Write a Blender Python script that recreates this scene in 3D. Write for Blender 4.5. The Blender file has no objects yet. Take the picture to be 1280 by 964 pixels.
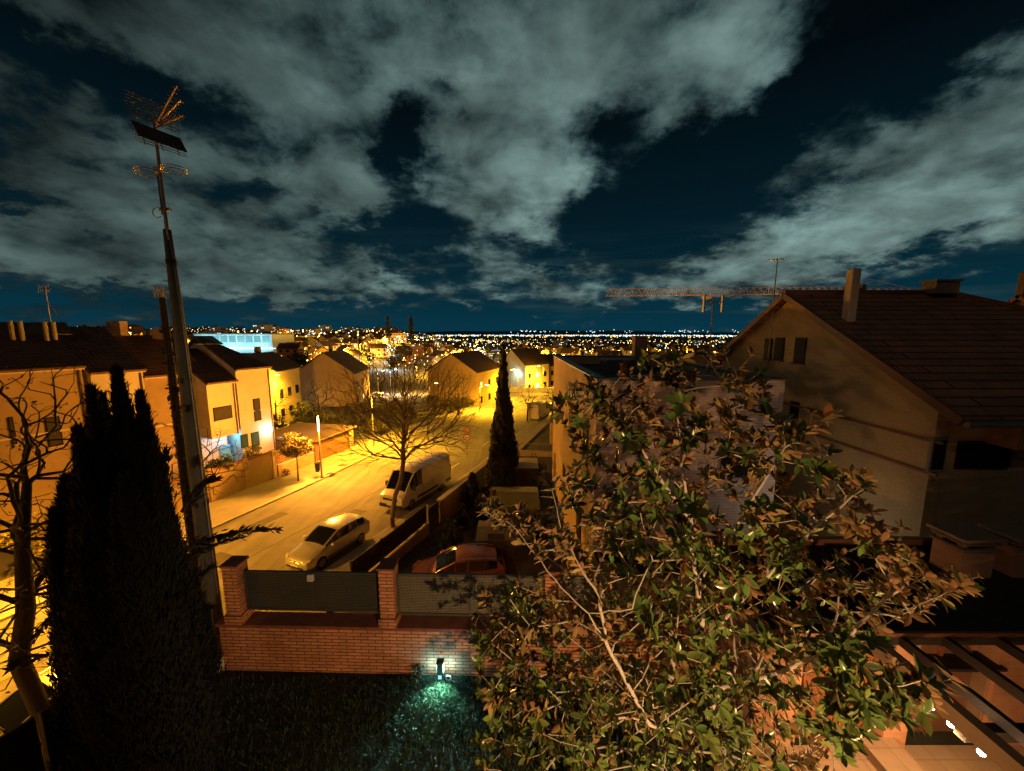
import bpy, math, random
import numpy as np
from mathutils import Vector, Matrix

R = math.radians
scene = bpy.context.scene
COL = scene.collection
PITCH = R(7.9); F = 475.0
CP, SP = math.cos(PITCH), math.sin(PITCH)
random.seed(7)

# ---------- picture -> place (the camera stands at the origin, looking along +Y) ----------
def ray(u, v):
    dx = (u - 640) / F; dy = (v - 482) / F
    return Vector((dx, CP - dy * SP, -SP - dy * CP))
def at_y(u, v, y):
    r = ray(u, v); return r * (y / r.y)
def at_z(u, v, z):
    r = ray(u, v); return r * (z / r.z)

def interp(x, tab):
    if x <= tab[0][0]: return tab[0][1]
    for (a, b), (c, d) in zip(tab, tab[1:]):
        if x <= c: return b + (d - b) * (x - a) / (c - a)
    return tab[-1][1]
def near_z(y): return -(10.6 + .045 * max(-40, min(y, 110)))
ZL = [(100, -15.1), (200, -16), (350, -13), (600, -7), (1000, -1.5), (1500, 0), (3000, -20), (6000, -45), (14000, -70)]
ZR = [(100, -15.1), (200, -18), (500, -23), (1500, -32), (6000, -46), (14000, -70)]
def zg(x, y):
    r = math.hypot(x, y)
    n = near_z(y)
    if r < 90: return n
    ta = x / max(y, 1.0) if y > 1 else (-9 if x < 0 else 9)
    w = min(1, max(0, (ta + .36) / .24)); w = w * w * (3 - 2 * w)
    f = interp(r, ZL) * (1 - w) + interp(r, ZR) * w
    k = min(1, (r - 90) / 60.0)
    return n * (1 - k) + f * k
def on_ground(u, v, dz=0):
    z = -12.0
    for _ in range(30):
        p = at_z(u, v, z); z = zg(p.x, p.y) + dz
    return at_z(u, v, z)

# ---------- materials ----------
MATS = {}
def mat(name, col, rough=.8, metal=0.0, var=.25, vscale=3.0, bump=0.0, bscale=40.0, spec=.5, emit=None, estr=0, coat=0, alpha=1):
    if name in MATS: return MATS[name]
    m = bpy.data.materials.new(name); m.use_nodes = True
    nt = m.node_tree; b = nt.nodes['Principled BSDF']
    b.inputs['Roughness'].default_value = rough; b.inputs['Metallic'].default_value = metal
    b.inputs['Specular IOR Level'].default_value = spec
    b.inputs['Coat Weight'].default_value = coat
    b.inputs['Base Color'].default_value = (*col, 1)
    if var > 0:
        g = nt.nodes.new('ShaderNodeTexCoord')
        n = nt.nodes.new('ShaderNodeTexNoise'); n.inputs['Scale'].default_value = vscale; n.inputs['Detail'].default_value = 6
        n.inputs['Roughness'].default_value = .65
        nt.links.new(g.outputs['Object'], n.inputs['Vector'])
        mp = nt.nodes.new('ShaderNodeMapRange'); mp.inputs[1].default_value = .25; mp.inputs[2].default_value = .75
        mp.inputs[3].default_value = 1 - var; mp.inputs[4].default_value = 1 + var
        nt.links.new(n.outputs[0], mp.inputs[0])
        mx = nt.nodes.new('ShaderNodeMix'); mx.data_type = 'RGBA'; mx.blend_type = 'MULTIPLY'; mx.inputs[0].default_value = 1
        mx.inputs[6].default_value = (*col, 1)
        nt.links.new(mp.outputs[0], mx.inputs[7]); nt.links.new(mx.outputs[2], b.inputs['Base Color'])
    if bump > 0:
        g2 = nt.nodes.new('ShaderNodeTexCoord')
        n2 = nt.nodes.new('ShaderNodeTexNoise'); n2.inputs['Scale'].default_value = bscale; n2.inputs['Detail'].default_value = 5
        nt.links.new(g2.outputs['Object'], n2.inputs['Vector'])
        bp = nt.nodes.new('ShaderNodeBump'); bp.inputs['Strength'].default_value = bump; bp.inputs['Distance'].default_value = .02
        nt.links.new(n2.outputs[0], bp.inputs['Height']); nt.links.new(bp.outputs[0], b.inputs['Normal'])
    if emit:
        b.inputs['Emission Color'].default_value = (*emit, 1); b.inputs['Emission Strength'].default_value = estr
        m.cycles.emission_sampling = 'NONE'
    MATS[name] = m
    return m

def surf_uv(nt):
    """(along the face, up the face) in metres, for any face that is not level"""
    g = nt.nodes.new('ShaderNodeNewGeometry')
    def vm(op, a, b):
        n = nt.nodes.new('ShaderNodeVectorMath'); n.operation = op
        for i, s in enumerate((a, b)):
            if s is None: continue
            if isinstance(s, tuple): n.inputs[i].default_value = s
            else: nt.links.new(s, n.inputs[i])
        return n
    al = vm('NORMALIZE', vm('CROSS_PRODUCT', g.outputs['True Normal'], (0, 0, 1)).outputs[0], None)
    up = vm('CROSS_PRODUCT', al.outputs[0], g.outputs['True Normal'])
    u = vm('DOT_PRODUCT', g.outputs['Position'], al.outputs[0]); v = vm('DOT_PRODUCT', g.outputs['Position'], up.outputs[0])
    c = nt.nodes.new('ShaderNodeCombineXYZ')
    nt.links.new(u.outputs['Value'], c.inputs[0]); nt.links.new(v.outputs['Value'], c.inputs[1])
    return c.outputs[0]

def brick_mat(name, c1, c2, mortar, bw=.25, bh=.06, ms=.008, rough=.85, bump=.5, var=.3, off=.5):
    if name in MATS: return MATS[name]
    m = bpy.data.materials.new(name); m.use_nodes = True; nt = m.node_tree; b = nt.nodes['Principled BSDF']
    uv = surf_uv(nt)
    t = nt.nodes.new('ShaderNodeTexBrick'); t.inputs['Scale'].default_value = 1; t.offset = off
    t.inputs['Brick Width'].default_value = bw; t.inputs['Row Height'].default_value = bh; t.inputs['Mortar Size'].default_value = ms
    t.inputs['Mortar Smooth'].default_value = .3; t.inputs['Bias'].default_value = -.1
    t.inputs['Color1'].default_value = (*c1, 1); t.inputs['Color2'].default_value = (*c2, 1); t.inputs['Mortar'].default_value = (*mortar, 1)
    nt.links.new(uv, t.inputs['Vector'])
    n = nt.nodes.new('ShaderNodeTexNoise'); n.inputs['Scale'].default_value = 1.6; n.inputs['Detail'].default_value = 8; n.inputs['Roughness'].default_value = .7
    g = nt.nodes.new('ShaderNodeNewGeometry'); nt.links.new(g.outputs['Position'], n.inputs['Vector'])
    mp = nt.nodes.new('ShaderNodeMapRange'); mp.inputs[1].default_value = .3; mp.inputs[2].default_value = .7
    mp.inputs[3].default_value = 1 - var; mp.inputs[4].default_value = 1 + var; nt.links.new(n.outputs[0], mp.inputs[0])
    mx = nt.nodes.new('ShaderNodeMix'); mx.data_type = 'RGBA'; mx.blend_type = 'MULTIPLY'; mx.inputs[0].default_value = 1
    nt.links.new(t.outputs['Color'], mx.inputs[6]); nt.links.new(mp.outputs[0], mx.inputs[7])
    nt.links.new(mx.outputs[2], b.inputs['Base Color']); b.inputs['Roughness'].default_value = rough
    bp = nt.nodes.new('ShaderNodeBump'); bp.inputs['Strength'].default_value = bump; bp.inputs['Distance'].default_value = .01; bp.invert = True
    nt.links.new(t.outputs['Fac'], bp.inputs['Height']); nt.links.new(bp.outputs[0], b.inputs['Normal'])
    MATS[name] = m
    return m

def tile_mat(name, c1, c2, row=.34, wave=.22):
    """curved roof tiles: rows that overlap down the slope, ribs across it"""
    if name in MATS: return MATS[name]
    m = brick_mat(name, c1, c2, tuple(x * .22 for x in c1), 7.3, row, row * .11, .8, .2, .4)
    nt = m.node_tree; b = nt.nodes['Principled BSDF']
    uv = surf_uv(nt); s = nt.nodes.new('ShaderNodeSeparateXYZ'); nt.links.new(uv, s.inputs[0])
    def mth(op, a, bb):
        n = nt.nodes.new('ShaderNodeMath'); n.operation = op
        for i, x in enumerate((a, bb)):
            if x is None: continue
            if isinstance(x, (int, float)): n.inputs[i].default_value = x
            else: nt.links.new(x, n.inputs[i])
        return n.outputs[0]
    saw = mth('FRACT', mth('DIVIDE', s.outputs[1], row), None)
    rib = mth('ABSOLUTE', mth('SINE', mth('MULTIPLY', s.outputs[0], math.pi / wave), None), None)
    h = mth('ADD', mth('MULTIPLY', saw, -1.0), mth('MULTIPLY', rib, .22))
    bp = nt.nodes.new('ShaderNodeBump'); bp.inputs['Strength'].default_value = .9; bp.inputs['Distance'].default_value = .05
    nt.links.new(h, bp.inputs['Height']); nt.links.new(bp.outputs[0], b.inputs['Normal'])
    return m

def glow(name, col, s):
    return mat(name, (.02, .02, .02), .5, 0, 0, emit=col, estr=s)

# ---------- building meshes ----------
class MB:
    def __init__(self): self.v = []; self.f = []
    def add(self, vs, fs):
        o = len(self.v); self.v += [tuple(p) for p in vs]; self.f += [tuple(i + o for i in f) for f in fs]; return self
    def box(self, c, s, rz=0.0, bev=0.0):
        x, y, z = (k / 2 for k in s); M = Matrix.Rotation(rz, 3, 'Z'); c = Vector(c)
        if bev <= 0:
            p = [(-x, -y, -z), (x, -y, -z), (x, y, -z), (-x, y, -z), (-x, -y, z), (x, -y, z), (x, y, z), (-x, y, z)]
            f = [(0, 3, 2, 1), (4, 5, 6, 7), (0, 1, 5, 4), (1, 2, 6, 5), (2, 3, 7, 6), (3, 0, 4, 7)]
        else:
            b = min(bev, x * .45, y * .45, z * .45); p = []; f = []
            ring = [(x - b, -y), (x, -y + b), (x, y - b), (x - b, y), (-x + b, y), (-x, y - b), (-x, -y + b), (-x + b, -y)]
            ins = [(a * (1 - b / max(x, 1e-6)), c2 * (1 - b / max(y, 1e-6))) for a, c2 in ring]
            for rr, zz in ((ins, -z), (ring, -z + b), (ring, z - b), (ins, z)): p += [(a, c2, zz) for a, c2 in rr]
            for k in range(3):
                for i in range(8): j = (i + 1) % 8; f.append((k * 8 + i, k * 8 + j, k * 8 + 8 + j, k * 8 + 8 + i))
            f.append(tuple(range(7, -1, -1))); f.append(tuple(range(24, 32)))
        return self.add([M @ Vector(q) + c for q in p], f)
    def prism(self, poly, z0, z1):
        """upright prism over a plan polygon (counter-clockwise); z0, z1 numbers or one value per corner"""
        n = len(poly); a = z0 if hasattr(z0, '__len__') else [z0] * n; b = z1 if hasattr(z1, '__len__') else [z1] * n
        vs = [(p[0], p[1], q) for p, q in zip(poly, a)] + [(p[0], p[1], q) for p, q in zip(poly, b)]
        fs = [tuple(range(n - 1, -1, -1)), tuple(range(n, 2 * n))] + [(i, (i + 1) % n, n + (i + 1) % n, n + i) for i in range(n)]
        return self.add(vs, fs)
    def slab(self, quad, th):
        """thick sheet under a planar polygon given by its top corners"""
        q = [Vector(p) for p in quad]; nrm = (q[1] - q[0]).cross(q[2] - q[0]).normalized()
        if nrm.z < 0: q.reverse(); nrm = -nrm
        n = len(q); vs = q + [p - nrm * th for p in q]
        fs = [tuple(range(n)), tuple(range(2 * n - 1, n - 1, -1))] + [(i, n + i, n + (i + 1) % n, (i + 1) % n) for i in range(n)]
        return self.add(vs, fs)
    def tube(self, pts, rad, n=8, cap=True):
        pts = [Vector(p) for p in pts]; m = len(pts)
        rad = rad if hasattr(rad, '__len__') else [rad] * m
        vs = []; fs = []; ref = None
        for i, p in enumerate(pts):
            t = (pts[min(i + 1, m - 1)] - pts[max(i - 1, 0)])
            t = t.normalized() if t.length > 1e-9 else Vector((0, 0, 1))
            if ref is None: ref = Vector((1, 0, 0)) if abs(t.x) < .8 else Vector((0, 1, 0))
            a = (ref - t * ref.dot(t))
            if a.length < 1e-6: a = t.orthogonal()
            a.normalize(); ref = a; b = t.cross(a)
            for k in range(n):
                w = 2 * math.pi * k / n; vs.append(p + (a * math.cos(w) + b * math.sin(w)) * rad[i])
        for i in range(m - 1):
            for k in range(n):
                k2 = (k + 1) % n; fs.append((i * n + k, i * n + k2, (i + 1) * n + k2, (i + 1) * n + k))
        if cap: fs += [tuple(range(n - 1, -1, -1)), tuple(range((m - 1) * n, m * n))]
        return self.add(vs, fs)
    def bar(self, a, b, w, h=None):
        """square bar between two points"""
        a = Vector(a); b = Vector(b); h = h or w; t = (b - a).normalized()
        s = t.cross(Vector((0, 0, 1))); s = s.normalized() if s.length > 1e-4 else Vector((1, 0, 0)); u = s.cross(t)
        p = []
        for c in (a, b):
            for i, j in ((-1, -1), (1, -1), (1, 1), (-1, 1)): p.append(c + s * (i * w / 2) + u * (j * h / 2))
        return self.add(p, [(0, 3, 2, 1), (4, 5, 6, 7), (0, 1, 5, 4), (1, 2, 6, 5), (2, 3, 7, 6), (3, 0, 4, 7)])
    def ball(self, c, r, nu=10, nv=7, sq=(1, 1, 1)):
        vs = []; fs = []
        for j in range(nv + 1):
            th = math.pi * j / nv
            for i in range(nu):
                ph = 2 * math.pi * i / nu
                vs.append((c[0] + r * sq[0] * math.sin(th) * math.cos(ph), c[1] + r * sq[1] * math.sin(th) * math.sin(ph), c[2] + r * sq[2] * math.cos(th)))
        for j in range(nv):
            for i in range(nu): fs.append((j * nu + i, (j + 1) * nu + i, (j + 1) * nu + (i + 1) % nu, j * nu + (i + 1) % nu))
        return self.add(vs, fs)
    def build(self, name, m, parent=None, smooth=False, local=False, kind=None):
        me = bpy.data.meshes.new(name)
        off = Vector((0, 0, 0))
        if parent is not None and not local: off = Vector(OFF.get(parent.name, (0, 0, 0)))
        vs = [(p[0] - off.x, p[1] - off.y, p[2] - off.z) for p in self.v] if off.length > 0 else self.v
        me.from_pydata(vs, [], self.f); me.update()
        if m: me.materials.append(m)
        if smooth: me.polygons.foreach_set('use_smooth', [True] * len(me.polygons))
        o = bpy.data.objects.new(name, me); COL.objects.link(o)
        if parent is not None: o.parent = parent; OFF[o.name] = OFF.get(parent.name, (0, 0, 0))
        if kind: o['kind'] = kind
        return o
OFF = {}
GAIN = 4.0
def thing(name, label, cat, loc=(0, 0, 0), rz=0.0, group=None):
    o = bpy.data.objects.new(name, None); COL.objects.link(o); o.empty_display_size = .2
    o.location = loc; o.rotation_euler = (0, 0, rz); o['label'] = label; o['category'] = cat
    if group: o['group'] = group
    OFF[o.name] = tuple(loc)
    return o
def tag(o, label, cat, group=None):
    o['label'] = label; o['category'] = cat
    if group: o['group'] = group
    return o
def dup(root, loc, rz=0.0, label=None, group=None, sc=None):
    r = root.copy(); COL.objects.link(r); r.location = loc; r.rotation_euler = (0, 0, rz)
    if sc is not None: r.scale = (sc, sc, sc) if not hasattr(sc, '__len__') else sc
    if label: r['label'] = label
    if group: r['group'] = group
    for ch in list(root.children):
        c = ch.copy(); COL.objects.link(c); c.parent = r
        for g in list(ch.children):
            d = g.copy(); COL.objects.link(d); d.parent = c
    return r
def point_light(name, loc, power, col, parent=None, rad=.12):
    l = bpy.data.lights.new(name, 'POINT'); l.energy = power * (GAIN if power >= 500 else 1); l.color = col; l.shadow_soft_size = rad
    o = bpy.data.objects.new(name, l); COL.objects.link(o)
    if parent is not None:
        o.parent = parent; o.location = Vector(loc) - Vector(OFF.get(parent.name, (0, 0, 0)))
    else: o.location = loc
    return o
def spot_light(name, loc, target, power, col, size, blend, parent, rad=.03):
    l = bpy.data.lights.new(name, 'SPOT'); l.energy = power * (GAIN if power >= 500 else 1); l.color = col; l.shadow_soft_size = rad
    l.spot_size = R(size); l.spot_blend = blend
    o = bpy.data.objects.new(name, l); COL.objects.link(o); o.parent = parent
    o.location = Vector(loc) - Vector(OFF.get(parent.name, (0, 0, 0)))
    o.rotation_euler = (Vector(target) - Vector(loc)).to_track_quat('-Z', 'Y').to_euler()
    return o
SODIUM = (1.0, .38, .016); SODIUM2 = (1.0, .44, .014); LED = (.75, .92, 1.0); CYAN = (.35, .85, 1.0); WARM = (1.0, .50, .19)
# ================= sky =================
w = bpy.data.worlds.new('World'); scene.world = w; w.use_nodes = True
nt = w.node_tree; N = nt.nodes; Lk = nt.links
bg = N['Background']
def M1(op, a, b=None, c=None, clamp=False):
    n = N.new('ShaderNodeMath'); n.operation = op; n.use_clamp = clamp
    for i, x in enumerate((a, b, c)):
        if x is None: continue
        if isinstance(x, (int, float)): n.inputs[i].default_value = x
        else: Lk.new(x, n.inputs[i])
    return n.outputs[0]
tc = N.new('ShaderNodeTexCoord'); sx = N.new('ShaderNodeSeparateXYZ'); Lk.new(tc.outputs['Generated'], sx.inputs[0])
X, Y, Z = sx.outputs
az = M1('ARCTAN2', X, Y); el = M1('ARCSINE', Z)
den = M1('ADD', M1('MAXIMUM', Z, 0.0), .34)
pl = N.new('ShaderNodeCombineXYZ'); Lk.new(M1('DIVIDE', X, den), pl.inputs[0]); Lk.new(M1('DIVIDE', Y, den), pl.inputs[1])
def noise(scale, detail, rough, dist=0.0, off=(0, 0, 0), vec=None):
    mp = N.new('ShaderNodeMapping'); mp.inputs['Location'].default_value = off
    Lk.new(vec or pl.outputs[0], mp.inputs['Vector'])
    n = N.new('ShaderNodeTexNoise'); n.inputs['Scale'].default_value = scale; n.inputs['Detail'].default_value = detail
    n.inputs['Roughness'].default_value = rough; n.inputs['Distortion'].default_value = dist
    Lk.new(mp.outputs[0], n.inputs['Vector']); return n.outputs[0]
n_big = noise(2.6, 4, .55, .2, (3.1, 1.7, 0)); n_mid = noise(4.4, 12, .59, .15, (7.7, 2.2, 0)); n_fine = noise(17.0, 8, .62, .3, (1.3, 5.5, 0))
# warp of the cloud masses so that their edges are ragged
wa = M1('MULTIPLY', M1('SUBTRACT', noise(4.5, 6, .65, 0, (11, 4, 0)), .5), .26)
we = M1('MULTIPLY', M1('SUBTRACT', noise(4.5, 6, .65, 0, (2, 14, 0)), .5), .22)
azw = M1('ADD', az, wa); elw = M1('ADD', el, we)
def blob(u, v, ru, rv, rot=0, wt=1.0):
    d = ray(u, v); a0 = math.atan2(d.x, d.y); e0 = math.atan2(d.z, math.hypot(d.x, d.y))
    k = 1 / d.length
    sa = ru / F * k; se = rv / F * k
    da = M1('SUBTRACT', azw, a0); de = M1('SUBTRACT', elw, e0)
    c, s = math.cos(R(rot)), math.sin(R(rot))
    p = M1('ADD', M1('MULTIPLY', da, c / sa), M1('MULTIPLY', de, s / sa))
    q = M1('ADD', M1('MULTIPLY', da, -s / se), M1('MULTIPLY', de, c / se))
    e = M1('EXPONENT', M1('MULTIPLY', M1('ADD', M1('MULTIPLY', p, p), M1('MULTIPLY', q, q)), -1.0))
    return M1('MULTIPLY', e, wt)
CLOUDS = [(480, 60, 330, 95, 0, 1.0), (760, 40, 240, 95, 0, 1.0), (615, 200, 100, 75, 0, 1.0), (640, 275, 60, 38, 0, 1.0), (705, 235, 45, 30, 0, .9), (440, 240, 70, 30, -10, .6), (330, 190, 190, 80, -10, .8),
          (120, 275, 270, 66, 0, 1.05), (230, 335, 250, 42, 0, 1.0), (80, 20, 140, 40, 0, .6), (80, 175, 120, 45, 0, .6), (250, 40, 120, 40, 0, .5), (1180, 235, 210, 100, 25, 1.2),
          (930, 325, 230, 36, 12, .85), (680, 345, 110, 18, 0, .75), (470, 350, 45, 9, 0, .7), (800, 318, 45, 8, 18, .55),
          (920, 70, 110, 60, 0, .6), (840, 150, 70, 20, 20, .5), (1060, 125, 70, 20, 25, .75), (1000, 205, 60, 22, 30, .55), (950, 95, 60, 20, 20, .4), (640, 372, 500, 14, 0, .25), (1240, 130, 120, 60, 20, .5),
          (430, 255, 70, 30, 0, .5), (120, 390, 200, 20, 0, .35)]
GAPS = [(1150, 30, 170, 55, 0, 1.1), (1010, 150, 160, 45, 25, .8), (830, 255, 120, 70, 15, .9), (505, 170, 26, 60, -15, 1.3), (565, 120, 40, 20, 0, .6), (510, 275, 45, 30, 0, .8), (760, 165, 50, 25, 0, .5),
        (60, 70, 100, 28, -20, 1.0), (225, 125, 100, 26, -12, .9), (30, 255, 70, 16, 0, .9), (110, 190, 60, 14, 0, .6), (330, 240, 60, 12, 8, .5), (480, 290, 120, 22, -5, .7),
        (640, 395, 560, 16, 0, .5), (1200, 340, 130, 26, -8, .9), (240, 300, 120, 10, 0, .3), (590, 130, 60, 28, 0, .35), (150, 360, 120, 9, 0, .4)]
acc = None
for b_ in CLOUDS:
    o = blob(*b_); acc = o if acc is None else M1('ADD', acc, o)
for u, v, ru, rv, ro, wt in GAPS:
    acc = M1('ADD', acc, blob(u, v, ru, rv, ro, -wt))
dn = M1('ADD', M1('MULTIPLY', M1('MINIMUM', acc, 1.25), .70), M1('ADD', M1('MULTIPLY', M1('SUBTRACT', n_mid, .5), 2.3), M1('MULTIPLY', M1('SUBTRACT', n_fine, .5), .42)))
def smooth(x, a, b):
    n = N.new('ShaderNodeMapRange'); n.interpolation_type = 'SMOOTHSTEP'
    n.inputs[1].default_value = a; n.inputs[2].default_value = b; Lk.new(x, n.inputs[0]); return n.outputs[0]
cover = smooth(dn, -.04, .60)
thick = smooth(dn, .10, 1.25)
n_sh = noise(3.2, 7, .54, .4, (5.3, 9.1, 0))
# clear sky: black overhead, teal towards the horizon
ramp = N.new('ShaderNodeValToRGB'); Lk.new(M1('MULTIPLY', M1('MAXIMUM', el, 0.0), 1 / 1.2), ramp.inputs[0])
cr = ramp.color_ramp; cr.elements[0].position = 0; cr.elements[0].color = (.002, .036, .062, 1)
cr.elements[1].position = 1; cr.elements[1].color = (.0006, .0012, .0018, 1)
for p, c in ((.06, (.0014, .026, .043)), (.14, (.0011, .015, .025)), (.26, (.0010, .0085, .0140)), (.42, (.0007, .0026, .0040))):
    e = cr.elements.new(p); e.color = (*c, 1)
# clouds lit by the town below: greenish grey, brighter in the middle of the sky, warmer and dimmer to the left
cl = N.new('ShaderNodeMix'); cl.data_type = 'RGBA'; Lk.new(thick, cl.inputs[0])
cl.inputs[6].default_value = (.016, .038, .044, 1); cl.inputs[7].default_value = (.150, .235, .222, 1)
side = smooth(az, -.85, .05)
dim = M1('MULTIPLY', M1('ADD', .36, M1('MULTIPLY', side, .64)), M1('SUBTRACT', 1.12, M1('MULTIPLY', M1('MAXIMUM', el, 0.0), .55)))
band = M1('MULTIPLY', dim, M1('MULTIPLY', M1('ADD', .50, M1('MULTIPLY', n_big, 1.0)), M1('MAXIMUM', .22, M1('ADD', -.62, M1('MULTIPLY', n_sh, 3.3)))))
clm = N.new('ShaderNodeMix'); clm.data_type = 'RGBA'; clm.blend_type = 'MULTIPLY'; clm.inputs[0].default_value = 1
Lk.new(cl.outputs[2], clm.inputs[6]); Lk.new(band, clm.inputs[7])
corner = M1('SUBTRACT', 1.0, M1('MULTIPLY', smooth(M1('ADD', M1('MULTIPLY', M1('ABSOLUTE', az), .8), M1('MULTIPLY', el, .9)), .86, 1.38), .72))
clm2 = N.new('ShaderNodeMix'); clm2.data_type = 'RGBA'; clm2.blend_type = 'MULTIPLY'; clm2.inputs[0].default_value = 1
Lk.new(clm.outputs[2], clm2.inputs[6]); Lk.new(corner, clm2.inputs[7]); clm = clm2
# thin level bands of far cloud low over the horizon
lv = N.new('ShaderNodeCombineXYZ'); Lk.new(M1('MULTIPLY', az, 2.2), lv.inputs[0]); Lk.new(M1('MULTIPLY', el, 26.0), lv.inputs[1])
bandn = noise(1.0, 6, .58, .5, (4.4, 1.2, 0), lv.outputs[0])
low = M1('MULTIPLY', smooth(bandn, .46, .70), M1('MULTIPLY', smooth(el, .015, .06), M1('SUBTRACT', 1.0, smooth(el, .13, .30))))
cover = M1('MAXIMUM', cover, M1('MULTIPLY', low, .62))
fin = N.new('ShaderNodeMix'); fin.data_type = 'RGBA'; Lk.new(cover, fin.inputs[0])
Lk.new(ramp.outputs[0], fin.inputs[6]); Lk.new(clm.outputs[2], fin.inputs[7])
# moonlit air: a trace of the daylight sky model
nis = N.new('ShaderNodeTexSky'); nis.sky_type = 'NISHITA'; nis.sun_disc = False; nis.sun_elevation = R(38); nis.sun_rotation = R(140)
ad = N.new('ShaderNodeMix'); ad.data_type = 'RGBA'; ad.blend_type = 'ADD'; ad.inputs[0].default_value = .00006
Lk.new(fin.outputs[2], ad.inputs[6]); Lk.new(nis.outputs[0], ad.inputs[7])
Lk.new(ad.outputs[2], bg.inputs['Color']); bg.inputs['Strength'].default_value = 1.0
warm_fill = bpy.data.lights.new('warm_fill', 'SUN'); warm_fill.energy = .10; warm_fill.angle = R(.5); warm_fill.color = (1, .74, .50)  # warm sun lamp added as even fill for the gable wall and roofs
mo = bpy.data.objects.new('warm_fill', warm_fill); COL.objects.link(mo); mo.rotation_euler = (R(52), 0, R(-40))

# ================= camera =================
cam = bpy.data.cameras.new('camera'); cam.sensor_width = 36; cam.sensor_fit = 'HORIZONTAL'
cam.lens = F / 1280 * 36; cam.clip_start = .05; cam.clip_end = 60000
co = bpy.data.objects.new('camera', cam); COL.objects.link(co); co.location = (0, 0, 0)
co.rotation_euler = (math.pi / 2 - PITCH, 0, 0); scene.camera = co
scene.view_settings.view_transform = 'Standard'; scene.view_settings.look = 'None'
scene.view_settings.exposure = 0; scene.view_settings.gamma = 1
scene.render.resolution_x = 1024; scene.render.resolution_y = 771
cy = scene.cycles; cy.use_denoising = True; cy.max_bounces = 6; cy.diffuse_bounces = 3; cy.glossy_bounces = 3; cy.transmission_bounces = 4
cy.transparent_max_bounces = 6; cy.caustics_reflective = False; cy.caustics_refractive = False; cy.sample_clamp_indirect = 4
cy.use_light_tree = True; cy.light_sampling_threshold = .004
try: cy.denoiser = 'OPENIMAGEDENOISE'
except Exception: pass

# ================= ground =================
m_asph = mat('asphalt', (.15, .145, .14), .85, 0, .30, .5, .35, 60)
m_soil = mat('dry earth and scrub', (.045, .042, .028), .95, 0, .5, .15, .3, 6)
m_pave = mat('pavement concrete', (.24, .225, .205), .85, 0, .22, .9, .25, 30)
m_kerb = mat('kerb stone', (.32, .31, .29), .8, 0, .25, 2)
def terrain():
    rs = [0, 12, 25, 40, 60, 80, 95, 110, 130, 155, 190, 240, 300, 380, 480, 600, 760, 950, 1200, 1600, 2200, 3200, 5000, 8000, 14000]
    A = [R(a) for a in range(-180, 180, 5)]
    v = [(0, 0, near_z(0) - .03)]; f = []; n = len(A)
    for r in rs[1:]:
        for a in A:
            x, y = r * math.sin(a), r * math.cos(a)
            v.append((x, y, zg(x, y) - (.03 if r < 200 else .6)))
    for i in range(n): f.append((0, 1 + (i + 1) % n, 1 + i))
    for k in range(len(rs) - 2):
        for i in range(n):
            j = (i + 1) % n; f.append((1 + k * n + i, 1 + k * n + j, 1 + (k + 1) * n + j, 1 + (k + 1) * n + i))
    b = MB(); b.add(v, f); b.build('ground', m_soil, kind='structure', smooth=True)
terrain()
RK = [(-23.5, -22), (-17.6, -6), (-12.4, 8), (-8.9, 17), (-6.0, 25), (-3.2, 33), (-.8, 42), (2.2, 52), (5.2, 62), (8.6, 74), (11, 84)]
LK = [(-32, -22), (-26.3, -6), (-21.6, 8), (-18.4, 18.5), (-15.8, 28.5), (-14.2, 36), (-12.2, 45), (-9.5, 54), (-6, 64), (-1.5, 75), (2, 84)]
def lerp_line(L, t):
    k = min(int(t), len(L) - 2); f = t - k; return (L[k][0] + (L[k + 1][0] - L[k][0]) * f, L[k][1] + (L[k + 1][1] - L[k][1]) * f)
def x_on(L, y): return interp(y, [(b, a) for a, b in L])
def ribbon(A, B, dz, name, m, nsub=4, kind='structure', skirt=0, cols=8):
    b = MB(); v = []; f = []; T = (len(A) - 1) * nsub
    for i in range(T + 1):
        p = lerp_line(A, i / nsub); q = lerp_line(B, i / nsub)
        for c in range(cols + 1):
            s = c / cols; x, y = p[0] + (q[0] - p[0]) * s, p[1] + (q[1] - p[1]) * s
            v.append((x, y, zg(x, y) + dz))
    for i in range(T):
        for c in range(cols): a = i * (cols + 1) + c; f.append((a, a + 1, a + cols + 2, a + cols + 1))
    b.add(v, f)
    if skirt:
        for s in (0, cols):
            vs = []; fs = []
            for i in range(T + 1):
                p = v[i * (cols + 1) + s]; vs += [p, (p[0], p[1], p[2] - skirt)]
            for i in range(T): fs.append((2 * i, 2 * i + 1, 2 * i + 3, 2 * i + 2))
            b.add(vs, fs)
    return b.build(name, m, kind=kind)
def shift(L, d): return [(x + d * .93, y - d * .37) for x, y in L]
_nt = m_asph.node_tree; _b = _nt.nodes['Principled BSDF']; _src = _b.inputs['Base Color'].links[0].from_socket
_tc = _nt.nodes.new('ShaderNodeTexCoord'); _mp = _nt.nodes.new('ShaderNodeMapping'); _mp.inputs['Rotation'].default_value = (0, 0, R(20)); _mp.inputs['Scale'].default_value = (1.5, .07, 1)
_no = _nt.nodes.new('ShaderNodeTexNoise'); _no.inputs['Scale'].default_value = 1.0; _no.inputs['Detail'].default_value = 7; _no.inputs['Roughness'].default_value = .7
_rg = _nt.nodes.new('ShaderNodeMapRange'); _rg.inputs[1].default_value = .3; _rg.inputs[2].default_value = .7; _rg.inputs[3].default_value = .66; _rg.inputs[4].default_value = 1.25
_mx = _nt.nodes.new('ShaderNodeMix'); _mx.data_type = 'RGBA'; _mx.blend_type = 'MULTIPLY'; _mx.inputs[0].default_value = 1
_nt.links.new(_tc.outputs['Object'], _mp.inputs[0]); _nt.links.new(_mp.outputs[0], _no.inputs['Vector']); _nt.links.new(_no.outputs[0], _rg.inputs[0])
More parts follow.
